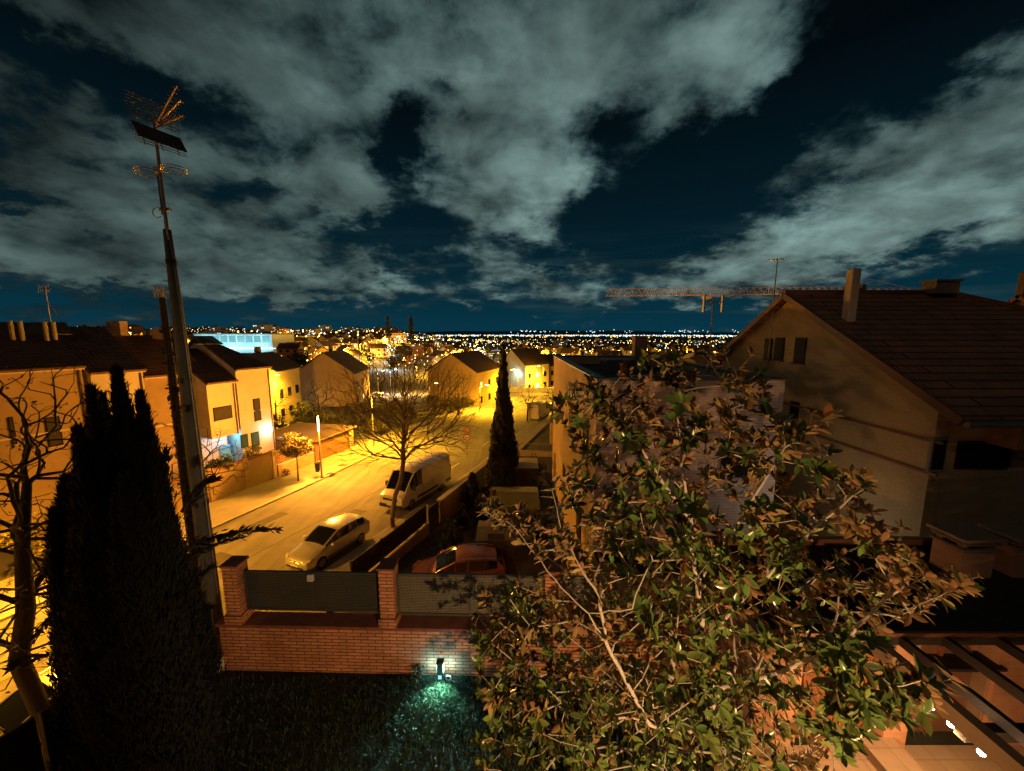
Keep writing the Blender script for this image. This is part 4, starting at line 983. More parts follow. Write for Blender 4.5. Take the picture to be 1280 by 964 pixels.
def loft_vehicle(name, lab, cat, loc, head, st, paint, side_cells, ws, rear, wheels, wr, slope=0.0):
    """st: (x, w, zb, zs, y4, z4, y5, z5, z7) from front to back; side_cells/ws/rear: station spans that are glass"""
    root = thing(name, lab, cat, loc, head); root.rotation_euler = (0, slope, head)
    ring = []
    for x, w_, zb, zs, y4, z4, y5, z5, z7 in st:
        half = [(0, zb), (w_ * .82, zb), (w_, zb + .14), (w_ * 1.005, (zb + .14 + zs) / 2), (w_ * .97, zs), (y4, z4), (y5, z5), (y5 * .55, z5 + (z7 - z5) * .8), (0, z7)]
        full = half + [(-y, z) for y, z in half[-2:0:-1]]
        ring.append([(x, y, z) for y, z in full])
    n = len(ring[0]); V = [p for r_ in ring for p in r_]
    body, sg_, wsg, rg_ = [], [], [], []
    for i in range(len(st) - 1):
        for k in range(n):
            k2 = (k + 1) % n; fc = (i * n + k, (i + 1) * n + k, (i + 1) * n + k2, i * n + k2)
            if k in (5, 10) and i in side_cells: sg_.append(fc)
            elif k in (6, 7, 8, 9) and i in ws: wsg.append(fc)
            elif k in (6, 7, 8, 9) and i in rear: rg_.append(fc)
            else: body.append(fc)
    allf = body + sg_ + wsg + rg_ + [tuple(range(n)), tuple(range((len(st) - 1) * n + n - 1, (len(st) - 1) * n - 1, -1))]
    bo = MB().add(V, allf).build('body', paint, root, True, True)
    cut_arches(bo, [(x, s * (y + .12), wr, wr * 1.17, .24) for x, y in wheels for s in (-1, 1)], root)
    bo.data.polygons.foreach_set('use_smooth', [True] * len(bo.data.polygons))
    sh = bo.modifiers.new('edge', 'EDGE_SPLIT'); sh.split_angle = R(32)
    def glass(fs, nm):
        # window sheets 8 mm proud of the shell, inset a little
        b = MB(); grp = {}
        for fc in fs:
            P = [Vector(V[i]) for i in fc]; c_ = sum(P, Vector()) / 4; nrm = (P[2] - P[0]).cross(P[3] - P[1]).normalized()
            if nrm.dot(c_ - Vector((c_.x, 0, .7))) < 0: nrm = -nrm
            ins = .94 if nm == 'side_window' else 1.0
            Q = [c_ + (p - c_) * ins + nrm * .010 for p in P]; b.add(Q, [(0, 1, 2, 3)])
        return b.build(nm, m_glass, root, False, True)
    L_ = [f for f in sg_ if V[f[0]][1] > 0]; R_ = [f for f in sg_ if V[f[0]][1] <= 0]
    for q in (L_, R_): glass(q, 'side_window')
    glass(wsg, 'windscreen')
    if rg_: glass(rg_, 'rear_window')
    for x, y in wheels:
        for s in (-1, 1):
            wy_ = s * y; wl = MB().tube([(x, wy_ - s * .02, wr), (x, wy_ + s * .03, wr), (x, wy_ + s * .17, wr), (x, wy_ + s * .20, wr)], [wr * .93, wr, wr, wr * .9], 20).build('wheel', m_tyre, root, False, True)
            rm = MB().tube([(x, wy_ + s * .195, wr), (x, wy_ + s * .207, wr)], [wr * .66, wr * .62], 16)
            for k in range(5):
                a = k * 1.2566; rm.bar((x, wy_ + s * .212, wr), (x + wr * .6 * math.cos(a), wy_ + s * .212, wr + wr * .6 * math.sin(a)), .05, .02)
            rm.build('rim', m_rim, wl, False, True)
    return root, bo
HST = [(2.12, .52, .30, .52, .44, .56, .26, .575, .585), (2.04, .70, .22, .60, .60, .645, .36, .67, .68), (1.80, .82, .20, .68, .69, .755, .42, .79, .80),
       (1.30, .87, .20, .76, .73, .86, .46, .90, .915), (.98, .875, .20, .82, .74, .93, .66, .955, .985), (.55, .878, .20, .87, .775, .955, .66, 1.18, 1.22), (.12, .88, .20, .91, .80, .97, .64, 1.37, 1.42),
       (-.45, .88, .20, .92, .81, .98, .64, 1.41, 1.475), (-1.15, .88, .20, .94, .80, 1.0, .63, 1.385, 1.455), (-1.72, .86, .22, .97, .77, 1.03, .60, 1.30, 1.385), (-1.98, .82, .26, .98, .72, 1.03, .62, 1.06, 1.10),
       (-2.08, .76, .30, .80, .66, .86, .50, .88, .90), (-2.11, .70, .34, .55, .55, .58, .40, .59, .60)]
def hatchback(name, lab, loc, head, paint, slope=0.0):
    root, bo = loft_vehicle(name, lab, 'car', loc, head, HST, paint, (4, 5, 6, 7, 8), (4, 5), (9,), ((1.32, .70), (-1.26, .70)), .315, slope)
    B = lambda: MB()
    for s in (-1, 1):
        b = B(); b.add([(2.075, s * .50, .60), (1.93, s * .765, .655), (1.83, s * .80, .74), (1.99, s * .52, .705)], [(0, 1, 2, 3)])
        o = [Vector(p) for p in b.v]; b = B(); b.add([p + Vector((.03, s * .012, .012)) for p in o] + [p + Vector((-.08, -s * .04, -.03)) for p in o], [(0, 1, 2, 3), (7, 6, 5, 4), (0, 4, 5, 1), (1, 5, 6, 2), (2, 6, 7, 3), (3, 7, 4, 0)]); b.build('headlight', m_lampg, root, False, True)
        b = B(); b.box((-2.03, s * .70, .86), (.10, .16, .26), 0, .03); b.build('tail_light', m_tail, root, False, True)
        b = B(); b.box((.72, s * .96, .97), (.13, .20, .14), 0, .04); b.build('mirror', paint, root, False, True)
        b = B(); b.tube([(-.42, s * .905, .93), (-.30, s * .91, .93)], .014, 6); b.build('door_handle', paint, root, False, True)
        b = B(); b.bar((.98, s * .668, .985), (.55, s * .668, 1.205), .06, .035); b.bar((.55, s * .668, 1.205), (.10, s * .645, 1.40), .06, .035); b.build('screen_pillar', paint, root, False, True)
        b = B(); b.bar((-.40, s * .826, .985), (-.47, s * .665, 1.40), .09, .035); b.build('door_pillar', m_trim, root, False, True)
        b = B(); b.bar((1.0, s * .893, .42), (-1.0, s * .893, .42), .03, .05); b.build('side_moulding', m_trim, root, False, True)
        b = B(); b.tube([(.02, s * .60, 1.425), (-.45, s * .60, 1.475), (-1.1, s * .60, 1.455), (-1.65, s * .56, 1.385)], .016, 6); b.build('roof_rail', mat('bright trim', (.55, .55, .52), .3, .7, 0), root, False, True)
    b = B(); b.box((2.075, 0, .58), (.07, .78, .10), 0, .02); b.build('grille', m_trim, root, False, True)
    b = B(); b.tube([(2.115, 0, .60), (2.125, 0, .60)], .055, 14); b.build('badge', MATS['bright trim'], root, False, True)
    b = B(); b.box((2.10, 0, .34), (.06, 1.0, .12), 0, .02); b.build('air_intake', m_trim, root, False, True)
    b = B(); b.box((2.135, 0, .44), (.012, .50, .11)); b.build('number_plate', m_plate, root, False, True)
    b = B(); b.box((-2.12, 0, .70), (.012, .50, .11)); b.build('number_plate', m_plate, root, False, True)
    b = B(); b.tube([(1.0, -.25, 1.005), (.95, .35, 1.01)], .012, 5); b.tube([(1.0, .3, 1.0), (.98, -.3, 1.0)], .01, 5); b.build('wipers', m_trim, root, False, True)
    return root
VST = [(3.0, .76, .30, .80, .62, .86, .40, .88, .90), (2.93, .92, .26, .98, .80, 1.05, .52, 1.08, 1.10), (2.72, .97, .24, 1.08, .86, 1.15, .60, 1.19, 1.21), (2.42, .985, .24, 1.16, .88, 1.25, .80, 1.27, 1.33),
       (2.0, .99, .24, 1.22, .92, 1.28, .81, 1.78, 1.86), (1.58, 1.0, .24, 1.25, .955, 1.30, .83, 2.26, 2.36), (1.25, 1.0, .24, 1.26, .965, 1.32, .85, 2.40, 2.54), (.75, 1.0, .24, 1.26, .97, 1.33, .86, 2.46, 2.60), (.0, 1.0, .24, 1.26, .97, 1.33, .86, 2.47, 2.62), (-2.85, 1.0, .26, 1.26, .97, 1.33, .86, 2.47, 2.60), (-2.97, .97, .30, 1.24, .94, 1.30, .82, 2.42, 2.52)]
def van(name, lab, loc, head, paint, slope=0.0):
    root, bo = loft_vehicle(name, lab, 'van', loc, head, VST, paint, (4, 5, 6), (3, 4), (), ((2.0, .80), (-1.64, .80)), .35, slope)
    B = lambda: MB()
    for s in (-1, 1):
        b = B(); b.add([(2.98, s * .55, .84), (2.80, s * .93, .92), (2.74, s * .93, 1.06), (2.92, s * .56, 1.0)], [(0, 1, 2, 3)])
        o = [Vector(p) for p in b.v]; b = B(); b.add([p + Vector((.03, s * .025, .012)) for p in o] + [p + Vector((-.10, -s * .06, -.03)) for p in o], [(0, 1, 2, 3), (7, 6, 5, 4), (0, 4, 5, 1), (1, 5, 6, 2), (2, 6, 7, 3), (3, 7, 4, 0)]); b.build('headlight', m_lampg, root, False, True)
        b = B(); b.box((1.95, s * 1.13, 1.45), (.12, .22, .36), 0, .04); b.bar((1.95, s * .95, 1.35), (1.95, s * 1.1, 1.38), .05); b.build('mirror', m_trim, root, False, True)
        b = B(); b.bar((1.4, s * 1.012, .62), (-1.05, s * 1.012, .62), .03, .16); b.bar((-2.2, s * 1.012, .62), (-2.85, s * 1.012, .62), .03, .16); b.build('side_moulding', m_trim, root, False, True)
        b = B(); b.box((-2.96, s * .90, 1.3), (.06, .12, .75), 0, .02); b.build('tail_light', m_tail, root, False, True)
        b = B(); b.bar((2.42, s * .815, 1.31), (2.0, s * .82, 1.84), .06, .04); b.bar((2.0, s * .82, 1.84), (1.58, s * .84, 2.33), .06, .04); b.build('screen_pillar', paint, root, False, True)
        b = B(); b.box((.2, s * 1.012, 1.12), (.16, .03, .04), 0, .01); b.build('door_handle', m_trim, root, False, True)
        b = B(); b.bar((.72, s * 1.004, .5), (.72, s * .985, 1.3), .012, .012); b.bar((-.45, s * 1.004, .5), (-.45, s * .985, 1.3), .012, .012); b.build('door_seam', m_trim, root, False, True)
    b = B(); b.box((2.975, 0, .84), (.06, 1.2, .16), 0, .02); b.build('grille', m_trim, root, False, True)
    b = B(); b.tube([(3.0, 0, .96), (3.015, 0, .96)], .085, 14); b.build('badge', MATS['bright trim'], root, False, True)
    b = B(); b.box((2.95, 0, .42), (.14, 1.78, .26), 0, .05); b.build('bumper', m_trim, root, False, True)
    b = B(); b.box((3.028, 0, .52), (.012, .52, .11)); b.build('number_plate', m_plate, root, False, True)
    b = B(); b.bar((-2.99, 0, .4), (-2.975, 0, 2.4), .02); b.box((-2.99, .12, 1.2), (.03, .05, .2)); b.build('rear_door_seam', m_trim, root, False, True)
    b = B(); b.tube([(2.42, -.3, 1.36), (2.36, .4, 1.36)], .014, 5); b.build('wipers', m_trim, root, False, True)
    return root
silver = mat('silver car paint', (.52, .51, .48), .28, .35, .04, 2, coat=.5)
silver2 = mat('grey car paint', (.30, .30, .29), .28, .35, .04, 2, coat=.5)
white = mat('white van paint', (.72, .71, .66), .35, 0, .06, 2, coat=.3)
redp = mat('red car paint', (.30, .105, .035), .35, .1, .1, 2, coat=.4)
greyv = mat('pale van paint', (.55, .52, .42), .4, 0, .1, 2)
def place(fn, name, lab, fu, ru, paint):
    """set a vehicle by the road points under its near front and near rear wheels"""
    a = on_ground(*fu, .01); b_ = on_ground(*ru, .01); d = (a - b_); d.z = 0; d.normalize()
    return a, b_, d
def park(fn, name, lab, cx, cy, ang, paint):
    g = zg(cx, cy) + .012; d = Vector((math.cos(ang), math.sin(ang)))
    z1, z0 = zg(cx + d.x * 1.3, cy + d.y * 1.3), zg(cx - d.x * 1.3, cy - d.y * 1.3)
    return fn(name, lab, (cx, cy, g), ang, paint, -math.atan2(z1 - z0, 2.6))
hd = math.atan2(-.935, -.355)
park(hatchback, 'parked_car', 'silver hatchback parked at the kerb in front of the white van', -9.55, 18.6, hd, silver)
park(van, 'parked_van', 'white panel van parked behind the silver hatchback under bare tree', -6.85, 26.3, math.atan2(-.93, -.38), white)
park(hatchback, 'parked_car', 'grey car at the bottom left corner mostly hidden behind side wall', -12.85, 9.3, hd, silver2)
park(hatchback, 'parked_car', 'dark red car parked inside the yard behind the perforated fence', -2.45, 16.0, R(188), redp)
park(van, 'parked_van', 'pale van seen from behind parked far down the lit street', 4.2, 58.5, R(68), greyv)
park(hatchback, 'parked_car', 'dark car parked just beyond the far pale van', 6.9, 66.5, R(66), mat('dark car paint', (.03, .03, .035), .3, .3, .05, 2, coat=.5))
# ================= vegetation =================
def skeleton(root_pts, tips, step=.25, bf=.35, bend=.4, seed=0, limbs=()):
    """grow limbs from a trunk polyline to every tip; returns nodes, parents, downstream counts, children"""
    rg = np.random.default_rng(seed)
    P = [np.array(p, float) for p in root_pts]; par = [-1] + list(range(len(P) - 1)); pl_ = [0.0]
    for i in range(1, len(P)): pl_.append(pl_[-1] + np.linalg.norm(P[i] - P[i - 1]))
    n0 = max(1, int(len(P) * .55)); buf = np.zeros((200000, 3)); buf[:len(P)] = P; plen = np.zeros(200000); plen[:len(P)] = pl_
    plen[:n0] += 3.0 * np.linspace(1, .2, n0)
    n = len(P); tip_ids = []
    for L_ in limbs:                                  # limbs seen in the place, laid down before the twigs
        d = np.linalg.norm(buf[:n] - L_[0], axis=1); prev = int(np.argmin(d)); pts = [L_[0]] if d[prev] > .05 else []
        for a_, b_ in zip(L_, L_[1:]):
            for s in range(1, 5): pts.append(a_ + (b_ - a_) * s / 4 + rg.normal(0, .006, 3))
        for p in pts: buf[n] = p; par.append(prev); plen[n] = plen[prev] + .08; prev = n; n += 1
        tip_ids.append(prev)
    order = np.argsort([np.linalg.norm(np.array(t) - P[-1]) for t in tips])
    for k in order:
        t = np.array(tips[k], float)
        d = np.linalg.norm(buf[:n] - t, axis=1); j = int(np.argmin(d + bf * plen[:n]))
        a = buf[j].copy(); pj = par[j]; dr = (a - buf[pj]) if pj >= 0 else np.array([0, 0, 1.0]); dr = dr / max(np.linalg.norm(dr), 1e-6)
        L = d[j]; m = max(2, int(L / step)); c_ = a + (dr * .6 + np.array([0, 0, .25]) + rg.normal(0, .18, 3)) * L * bend
        prev = j
        for s in range(1, m + 1):
            q = s / m; p = (1 - q) ** 2 * a + 2 * q * (1 - q) * c_ + q * q * t
            if s < m: p = p + rg.normal(0, .02 * min(L, 1.5), 3)
            buf[n] = p; par.append(prev); plen[n] = plen[prev] + L / m if prev >= n0 else L / m * s + .3; prev = n; n += 1
        tip_ids.append(prev)
    cnt = np.zeros(n); ch = [[] for _ in range(n)]
    for i in tip_ids:
        k = i
        while k >= 0: cnt[k] += 1; k = par[k]
    for i in range(1, n): ch[par[i]].append(i)
    return buf[:n], par, cnt, ch, tip_ids
def limb_mesh(sk, r_tip, power, r_max, big=8, small=4):
    P, par, cnt, ch, tips = sk; b = MB(); rad = np.minimum(r_max, r_tip * np.maximum(cnt, 1) ** power)
    stack = [(None, 0)]
    while stack:
        pre, i = stack.pop(); chain = ([pre] if pre is not None else []) + [i]
        while ch[chain[-1]]:
            kids = sorted(ch[chain[-1]], key=lambda k: -cnt[k])
            for k in kids[1:]: stack.append((chain[-1], k))
            chain.append(kids[0])
        if len(chain) < 2: continue
        r = [rad[k] for k in chain]
        if pre is not None: r[0] = min(rad[pre], r[1] * 1.25)
        n = big if r[1] > .03 else (5 if r[1] > .012 else small if small > 3 else 3)
        b.tube([P[k] for k in chain], r, n, False)
    return b
m_bark = mat('grey brown bark', (.19, .145, .10), .9, 0, .35, 3, .5, 25)
m_twig = mat('dark bark', (.04, .03, .02), .9, 0, .3, 3, .3, 25)
def ellips(n, c, r, rg, hollow=.35, up=0.0):
    out = []
    while len(out) < n:
        d = rg.normal(0, 1, 3); d /= np.linalg.norm(d); q = rg.uniform(hollow ** 3, 1) ** (1 / 3)
        p = d * q
        if p[2] < -.75 + up: continue
        out.append((c[0] + p[0] * r[0], c[1] + p[1] * r[1], c[2] + p[2] * r[2]))
    return out
def bare_tree(name, lab, base, trunk, crown_c, crown_r, ntips, seed, rt=.010, pw=.44, rmax=.2, m=None, bf=.4, group=None, up=0.0, buds=0):
    rg = np.random.default_rng(seed); t = thing(name, lab, 'tree', base, 0, group)
    sk = skeleton(trunk, ellips(ntips, crown_c, crown_r, rg, .3, up), .3, bf, .35, seed)
    limb_mesh(sk, rt, pw, rmax, 9, 3).build('branches', m or m_bark, t, True)
    if buds:
        b = MB()
        for i in sk[4]:
            for k in range(buds):
                q = Vector(sk[0][i]) + Vector(rg.normal(0, .07, 3)); s1 = Vector(rg.normal(0, .02, 3)); s2 = Vector(rg.normal(0, .02, 3)); b.add([q - s1, q - s2, q + s1, q + s2], [(0, 1, 2, 3)])
        b.build('buds', mat('dry seed buds', (.16, .10, .05), .8, 0, .3, 5), t)
    return t
def poly(*pts): return [np.array(p, float) for p in pts]
# bare tree between the car and the van
bx, by = -7.15, 21.4; bz = zg(bx, by) + .1
bare_tree('bare_tree', 'leafless street tree rising between the silver hatchback and white van', (bx, by, bz),
          poly((bx, by, bz), (bx + .02, by, bz + .8), (bx + .22, by, bz + 1.9), (bx + .62, by, bz + 2.9), (bx + .78, by, bz + 3.9), (bx + .84, by, bz + 5.0), (bx + .95, by, bz + 6.3), (bx + 1.05, by, bz + 7.8)),
          (bx + .95, by, bz + 6.7), (4.7, 4.3, 4.6), 2700, 11, .0070, .375, .15, up=.25, buds=0, bf=.62)
# bare tree at the left edge, close
bx, by = -11.55, 8.0; bz = zg(bx, by)
bare_tree('bare_tree', 'dark leafless tree at the left picture edge with twisted trunk', (bx, by, bz),
          poly((bx, by, bz), (bx + .35, by, bz + 1.2), (bx + .1, by, bz + 2.4), (bx + .05, by - .1, bz + 3.4), (bx + .3, by, bz + 4.6), (bx + .5, by, bz + 6.2), (bx + .6, by + .2, bz + 7.6)),
          (bx + .35, by + .2, bz + 6.6), (3.3, 3.2, 4.2), 760, 12, .008, .46, .24, m_twig, up=.05, buds=2)
bx, by = -17.7, 20.6; bz = zg(bx, by) + .1
bare_tree('bare_tree', 'small leafless tree whose twigs show around the antenna mast', (bx, by, bz),
          poly((bx, by, bz), (bx + .05, by, bz + 1.5), (bx, by, bz + 2.6), (bx + .2, by, bz + 4.0)), (bx + .2, by, bz + 4.1), (2.5, 2.3, 2.2), 210, 13, .009, .44, .1, m_twig, buds=1)
for k, (x, y, h, lab) in enumerate(((-33, 52, 6.5, 'leafless tree in the dark garden right of the end house'), (-26, 50, 7.0, 'second leafless tree in the dark garden near the ochre gable wall'), (-19.5, 47, 6.5, 'leafless tree over the lit grass beyond the wooden garage'),
                                   (-14.6, 52, 7.5, 'leafless tree behind the crown of the near street tree'), (2.3, 55.5, 5.2, 'thin leafless street tree left of the far pale van'), (6.6, 61, 5.4, 'thin leafless street tree right of the far pale van'),
                                   (-8.6, 60, 5.5, 'thin leafless street tree beside the far yellow lamp'))):
    z = zg(x, y); bare_tree('bare_tree', lab, (x, y, z), poly((x, y, z), (x, y, z + h * .2), (x + .1, y, z + h * .4), (x + .1, y, z + h * .6)), (x, y, z + h * .62), (h * .38, h * .38, h * .4), 150, 30 + k, .014, .42, .13, m_twig)

def leaf_mat(name, top, under, rough=.35, var=.35, tr=.0):
    m = bpy.data.materials.new(name); m.use_nodes = True; nt = m.node_tree; b = nt.nodes['Principled BSDF']
    g = nt.nodes.new('ShaderNodeNewGeometry'); mx = nt.nodes.new('ShaderNodeMix'); mx.data_type = 'RGBA'
    nt.links.new(g.outputs['Backfacing'], mx.inputs[0]); mx.inputs[6].default_value = (*top, 1); mx.inputs[7].default_value = (*under, 1)
    hs = nt.nodes.new('ShaderNodeHueSaturation'); nt.links.new(mx.outputs[2], hs.inputs['Color'])
    mp = nt.nodes.new('ShaderNodeMapRange'); mp.inputs[3].default_value = 1 - var; mp.inputs[4].default_value = 1 + var; nt.links.new(g.outputs['Random Per Island'], mp.inputs[0]); nt.links.new(mp.outputs[0], hs.inputs['Value'])
    mp2 = nt.nodes.new('ShaderNodeMapRange'); mp2.inputs[3].default_value = .46; mp2.inputs[4].default_value = .53
    ml = nt.nodes.new('ShaderNodeMath'); ml.operation = 'FRACT'; m2 = nt.nodes.new('ShaderNodeMath'); m2.operation = 'MULTIPLY'; m2.inputs[1].default_value = 7.31
    nt.links.new(g.outputs['Random Per Island'], m2.inputs[0]); nt.links.new(m2.outputs[0], ml.inputs[0]); nt.links.new(ml.outputs[0], mp2.inputs[0]); nt.links.new(mp2.outputs[0], hs.inputs['Hue'])
    nt.links.new(hs.outputs[0], b.inputs['Base Color'])
    mr = nt.nodes.new('ShaderNodeMix'); nt.links.new(g.outputs['Backfacing'], mr.inputs[0]); mr.inputs[2].default_value = rough; mr.inputs[3].default_value = .8; nt.links.new(mr.outputs[0], b.inputs['Roughness'])
    MATS[name] = m; return m
# ---- magnolia in the garden ----
def magnolia():
    rg = np.random.default_rng(21)
    outline = [(690, 500), (735, 462), (800, 448), (850, 436), (900, 440), (945, 462), (990, 515), (1040, 520), (1050, 570), (1085, 600), (1060, 650), (1125, 655), (1135, 690), (1205, 722), (1215, 745), (1120, 775), (1075, 815),
               (1150, 840), (1195, 850), (1190, 890), (1080, 905), (1040, 1000), (900, 1060), (700, 1040), (600, 1000), (598, 880), (592, 770), (625, 735), (690, 720), (640, 668), (600, 640), (618, 612), (690, 640), (720, 570)]
    def inside(u, v):
        c_ = False; n = len(outline); j = n - 1
        for i in range(n):
            (a, b_), (d, e) = outline[i], outline[j]
            if (b_ > v) != (e > v) and u < (d - a) * (v - b_) / (e - b_) + a: c_ = not c_
            j = i
        return c_
    ctr = at_y(865, 720, 4.35); tips = []
    while len(tips) < 1250:
        u, v = rg.uniform(585, 1225), rg.uniform(430, 1060)
        if not inside(u, v) or (u > 1165 and v > 835) or (u > 1195 and v > 760) or (v < 640 and rg.uniform() < .22): continue
        rel = min(1, math.hypot((u - 870) / 330, (v - 720) / 330)); half = 1.55 * math.sqrt(max(.06, 1 - rel * rel))
        y = 4.35 + rg.uniform(-half * .8, half)
        if u > 1040 and v > 800: y = rg.uniform(2.6, 3.3)
        p = at_y(u, v, y)
        if p.z < G + .35 or p.y > 5.25 and p.x > 3.7: continue
        tips.append(tuple(p))
    for u, v in ((604, 640), (607, 745), (600, 800), (608, 640), (1215, 735), (1222, 722), (1128, 660), (1045, 518), (940, 445), (870, 440), (700, 500), (1085, 600), (1088, 640)):
        tips.append(tuple(at_y(u, v, 4.1 + rg.uniform(-.3, .3))))
    base = Vector((2.05, 4.45, G))
    t = thing('magnolia_tree', 'large glossy leaved magnolia filling the lower middle of picture', 'tree', base)
    trunk = poly(base, base + Vector((-.03, 0, .5)), base + Vector((-.05, -.05, 1.1)), base + Vector((.0, -.05, 1.9)), base + Vector((.08, 0, 2.8)), base + Vector((.12, .0, 3.8)), base + Vector((.05, 0, 4.8)))
    limbs = []
    for L_ in (((905, 905, 4.2), (850, 915, 3.7), (812, 905, 3.35), (792, 868, 3.25), (757, 800, 3.2), (735, 768, 3.2), (702, 735, 3.25), (668, 690, 3.35), (640, 655, 3.45), (616, 640, 3.5)),
               ((757, 800, 3.2), (748, 745, 3.2), (720, 700, 3.25), (700, 660, 3.3), (690, 610, 3.4)), ((735, 768, 3.2), (790, 760, 3.15), (815, 700, 3.2), (800, 640, 3.3)),
               ((900, 860, 4.0), (960, 845, 3.7), (1012, 825, 3.4), (1060, 795, 3.3), (1110, 778, 3.3), (1165, 748, 3.3), (1200, 735, 3.35)), ((1060, 795, 3.3), (1110, 745, 3.4), (1160, 720, 3.4)),
               ((880, 800, 4.2), (872, 730, 3.8), (862, 650, 3.7), (850, 560, 3.8), (845, 480, 3.9)), ((872, 730, 3.8), (930, 640, 3.6), (980, 560, 3.7), (1030, 525, 3.8)), ((862, 650, 3.7), (800, 560, 3.7), (760, 500, 3.8)),
               ((880, 800, 4.2), (960, 720, 3.8), (1030, 650, 3.6), (1080, 610, 3.6)), ((1010, 826, 3.4), (1080, 880, 2.9), (1150, 865, 2.75), (1190, 850, 2.7)), ((1080, 880, 2.9), (1150, 902, 2.7)), ((960, 845, 3.7), (1000, 900, 3.2), (1060, 930, 2.9))):
        limbs.append([np.array(at_y(*q)) for q in L_])
    sk = skeleton(trunk, tips, .12, .42, .35, 5, limbs)
    limb_mesh(sk, .0046, .335, .05, 9, 5).build('branches', mat('pale magnolia bark', (.46, .43, .38), .85, 0, .3, 6, .3, 40), t, True)
    P, par, cnt, ch, ids = sk; V = []; Fc = []
    def leaf(o, d, up, L, W):
        d = d.normalized(); s = d.cross(up)
        s = s.normalized() if s.length > 1e-4 else d.orthogonal().normalized()
        nrm = s.cross(d); k = len(V); curl = rg.uniform(-.22, .10)
        prof = ((0, .06), (.22, .62), (.5, 1.0), (.78, .72), (1.0, .02))
        for q, wd in prof:
            m_ = o + d * (L * q) + nrm * (curl * L * q * q - .0)
            f_ = W * wd * .5
            V.extend([m_ - s * f_ + nrm * f_ * .35, m_, m_ + s * f_ + nrm * f_ * .35])
        for a in range(4):
            for b_ in range(2): i = k + a * 3 + b_; Fc.append((i, i + 1, i + 4, i + 3))
    crown_c = Vector(ctr)
    for i in ids:
        chain = [i]
        while len(chain) < 5 and par[chain[-1]] >= 0: chain.append(par[chain[-1]])
        p = Vector(P[i]); d = (p - Vector(P[chain[min(2, len(chain) - 1)]])); d = d.normalized() if d.length > 1e-5 else Vector((0, 0, 1))
        d = (d + (Vector((0, -.22, .60)) if p.z < -3.4 else Vector((0, -.05, .38)))).normalized()
        n = rg.integers(6, 10); ph = rg.uniform(0, 6.28)
        a1 = d.orthogonal().normalized(); a2 = d.cross(a1)
        big = rg.uniform(.68, 1.22)
        for k in range(n):
            w_ = ph + k * 2.4; tilt = R(rg.uniform(28, 88)); rad_ = a1 * math.cos(w_) + a2 * math.sin(w_)
            ld = d * math.cos(tilt) + rad_ * math.sin(tilt); L = rg.uniform(.085, .16) * big
            leaf(p - d * .012 * k * .3, ld, d, L, L * rg.uniform(.38, .48))
        for c_ in chain[1:4]:
            for k in range(3):
                q = Vector(P[c_]); w_ = rg.uniform(0, 6.28); rad_ = a1 * math.cos(w_) + a2 * math.sin(w_); tilt = R(rg.uniform(50, 100))
                L = rg.uniform(.085, .145) * big
                leaf(q, d * math.cos(tilt) + rad_ * math.sin(tilt), d, L, L * .42)
    b = MB(); b.v = [tuple(v) for v in V]; b.f = Fc
    b.build('foliage', leaf_mat('magnolia leaf', (.098, .162, .038), (.215, .142, .048), .25, .5), t, True)
magnolia()
# ---- conifers made of small upright sprays ----
def sprays(spires, n_per_m2, rg, L=(.10, .22), W=.03, out=.55):
    b = MB(); V = []; Fc = []
    for (x, y, z0, z1, r0, tw) in spires:
        H = z1 - z0; n = int(n_per_m2 * H * r0 * 3.6)
        for _ in range(n):
            q = rg.uniform(0, 1) ** 1.15; z = z0 + H * q; prof = min(1, (1 - q) ** tw * 1.18) * min(1, .42 + q * 2.2)
            a = rg.uniform(0, 6.2832); lump = 1 + .16 * math.sin(a * 3 + z * 1.9 + x) + .10 * math.sin(a * 7 + z * 4.3)
            r = r0 * prof * lump * rg.uniform(.55, 1.0) ** .5 + .01
            o = Vector((x + r * math.cos(a), y + r * math.sin(a), z)); ou = Vector((math.cos(a), math.sin(a), 0))
            d = (Vector((0, 0, 1)) + ou * rg.uniform(.05, out) + Vector(rg.normal(0, .16, 3))).normalized(); l = rg.uniform(*L); w_ = W * rg.uniform(.6, 1.4)
            s = d.cross(ou + Vector(rg.normal(0, .4, 3))); s = s.normalized() if s.length > 1e-4 else Vector((1, 0, 0)); k = len(V)
            V += [o - s * w_ * .4, o + s * w_ * .4, o + d * l * .55 + s * w_, o + d * l, o + d * l * .55 - s * w_]; Fc.append((k, k + 1, k + 2, k + 3, k + 4))
    b.v = V; b.f = Fc; return b
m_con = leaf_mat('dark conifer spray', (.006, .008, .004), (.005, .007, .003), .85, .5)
m_cyp = leaf_mat('cypress spray', (.030, .036, .012), (.022, .026, .010), .75, .4)
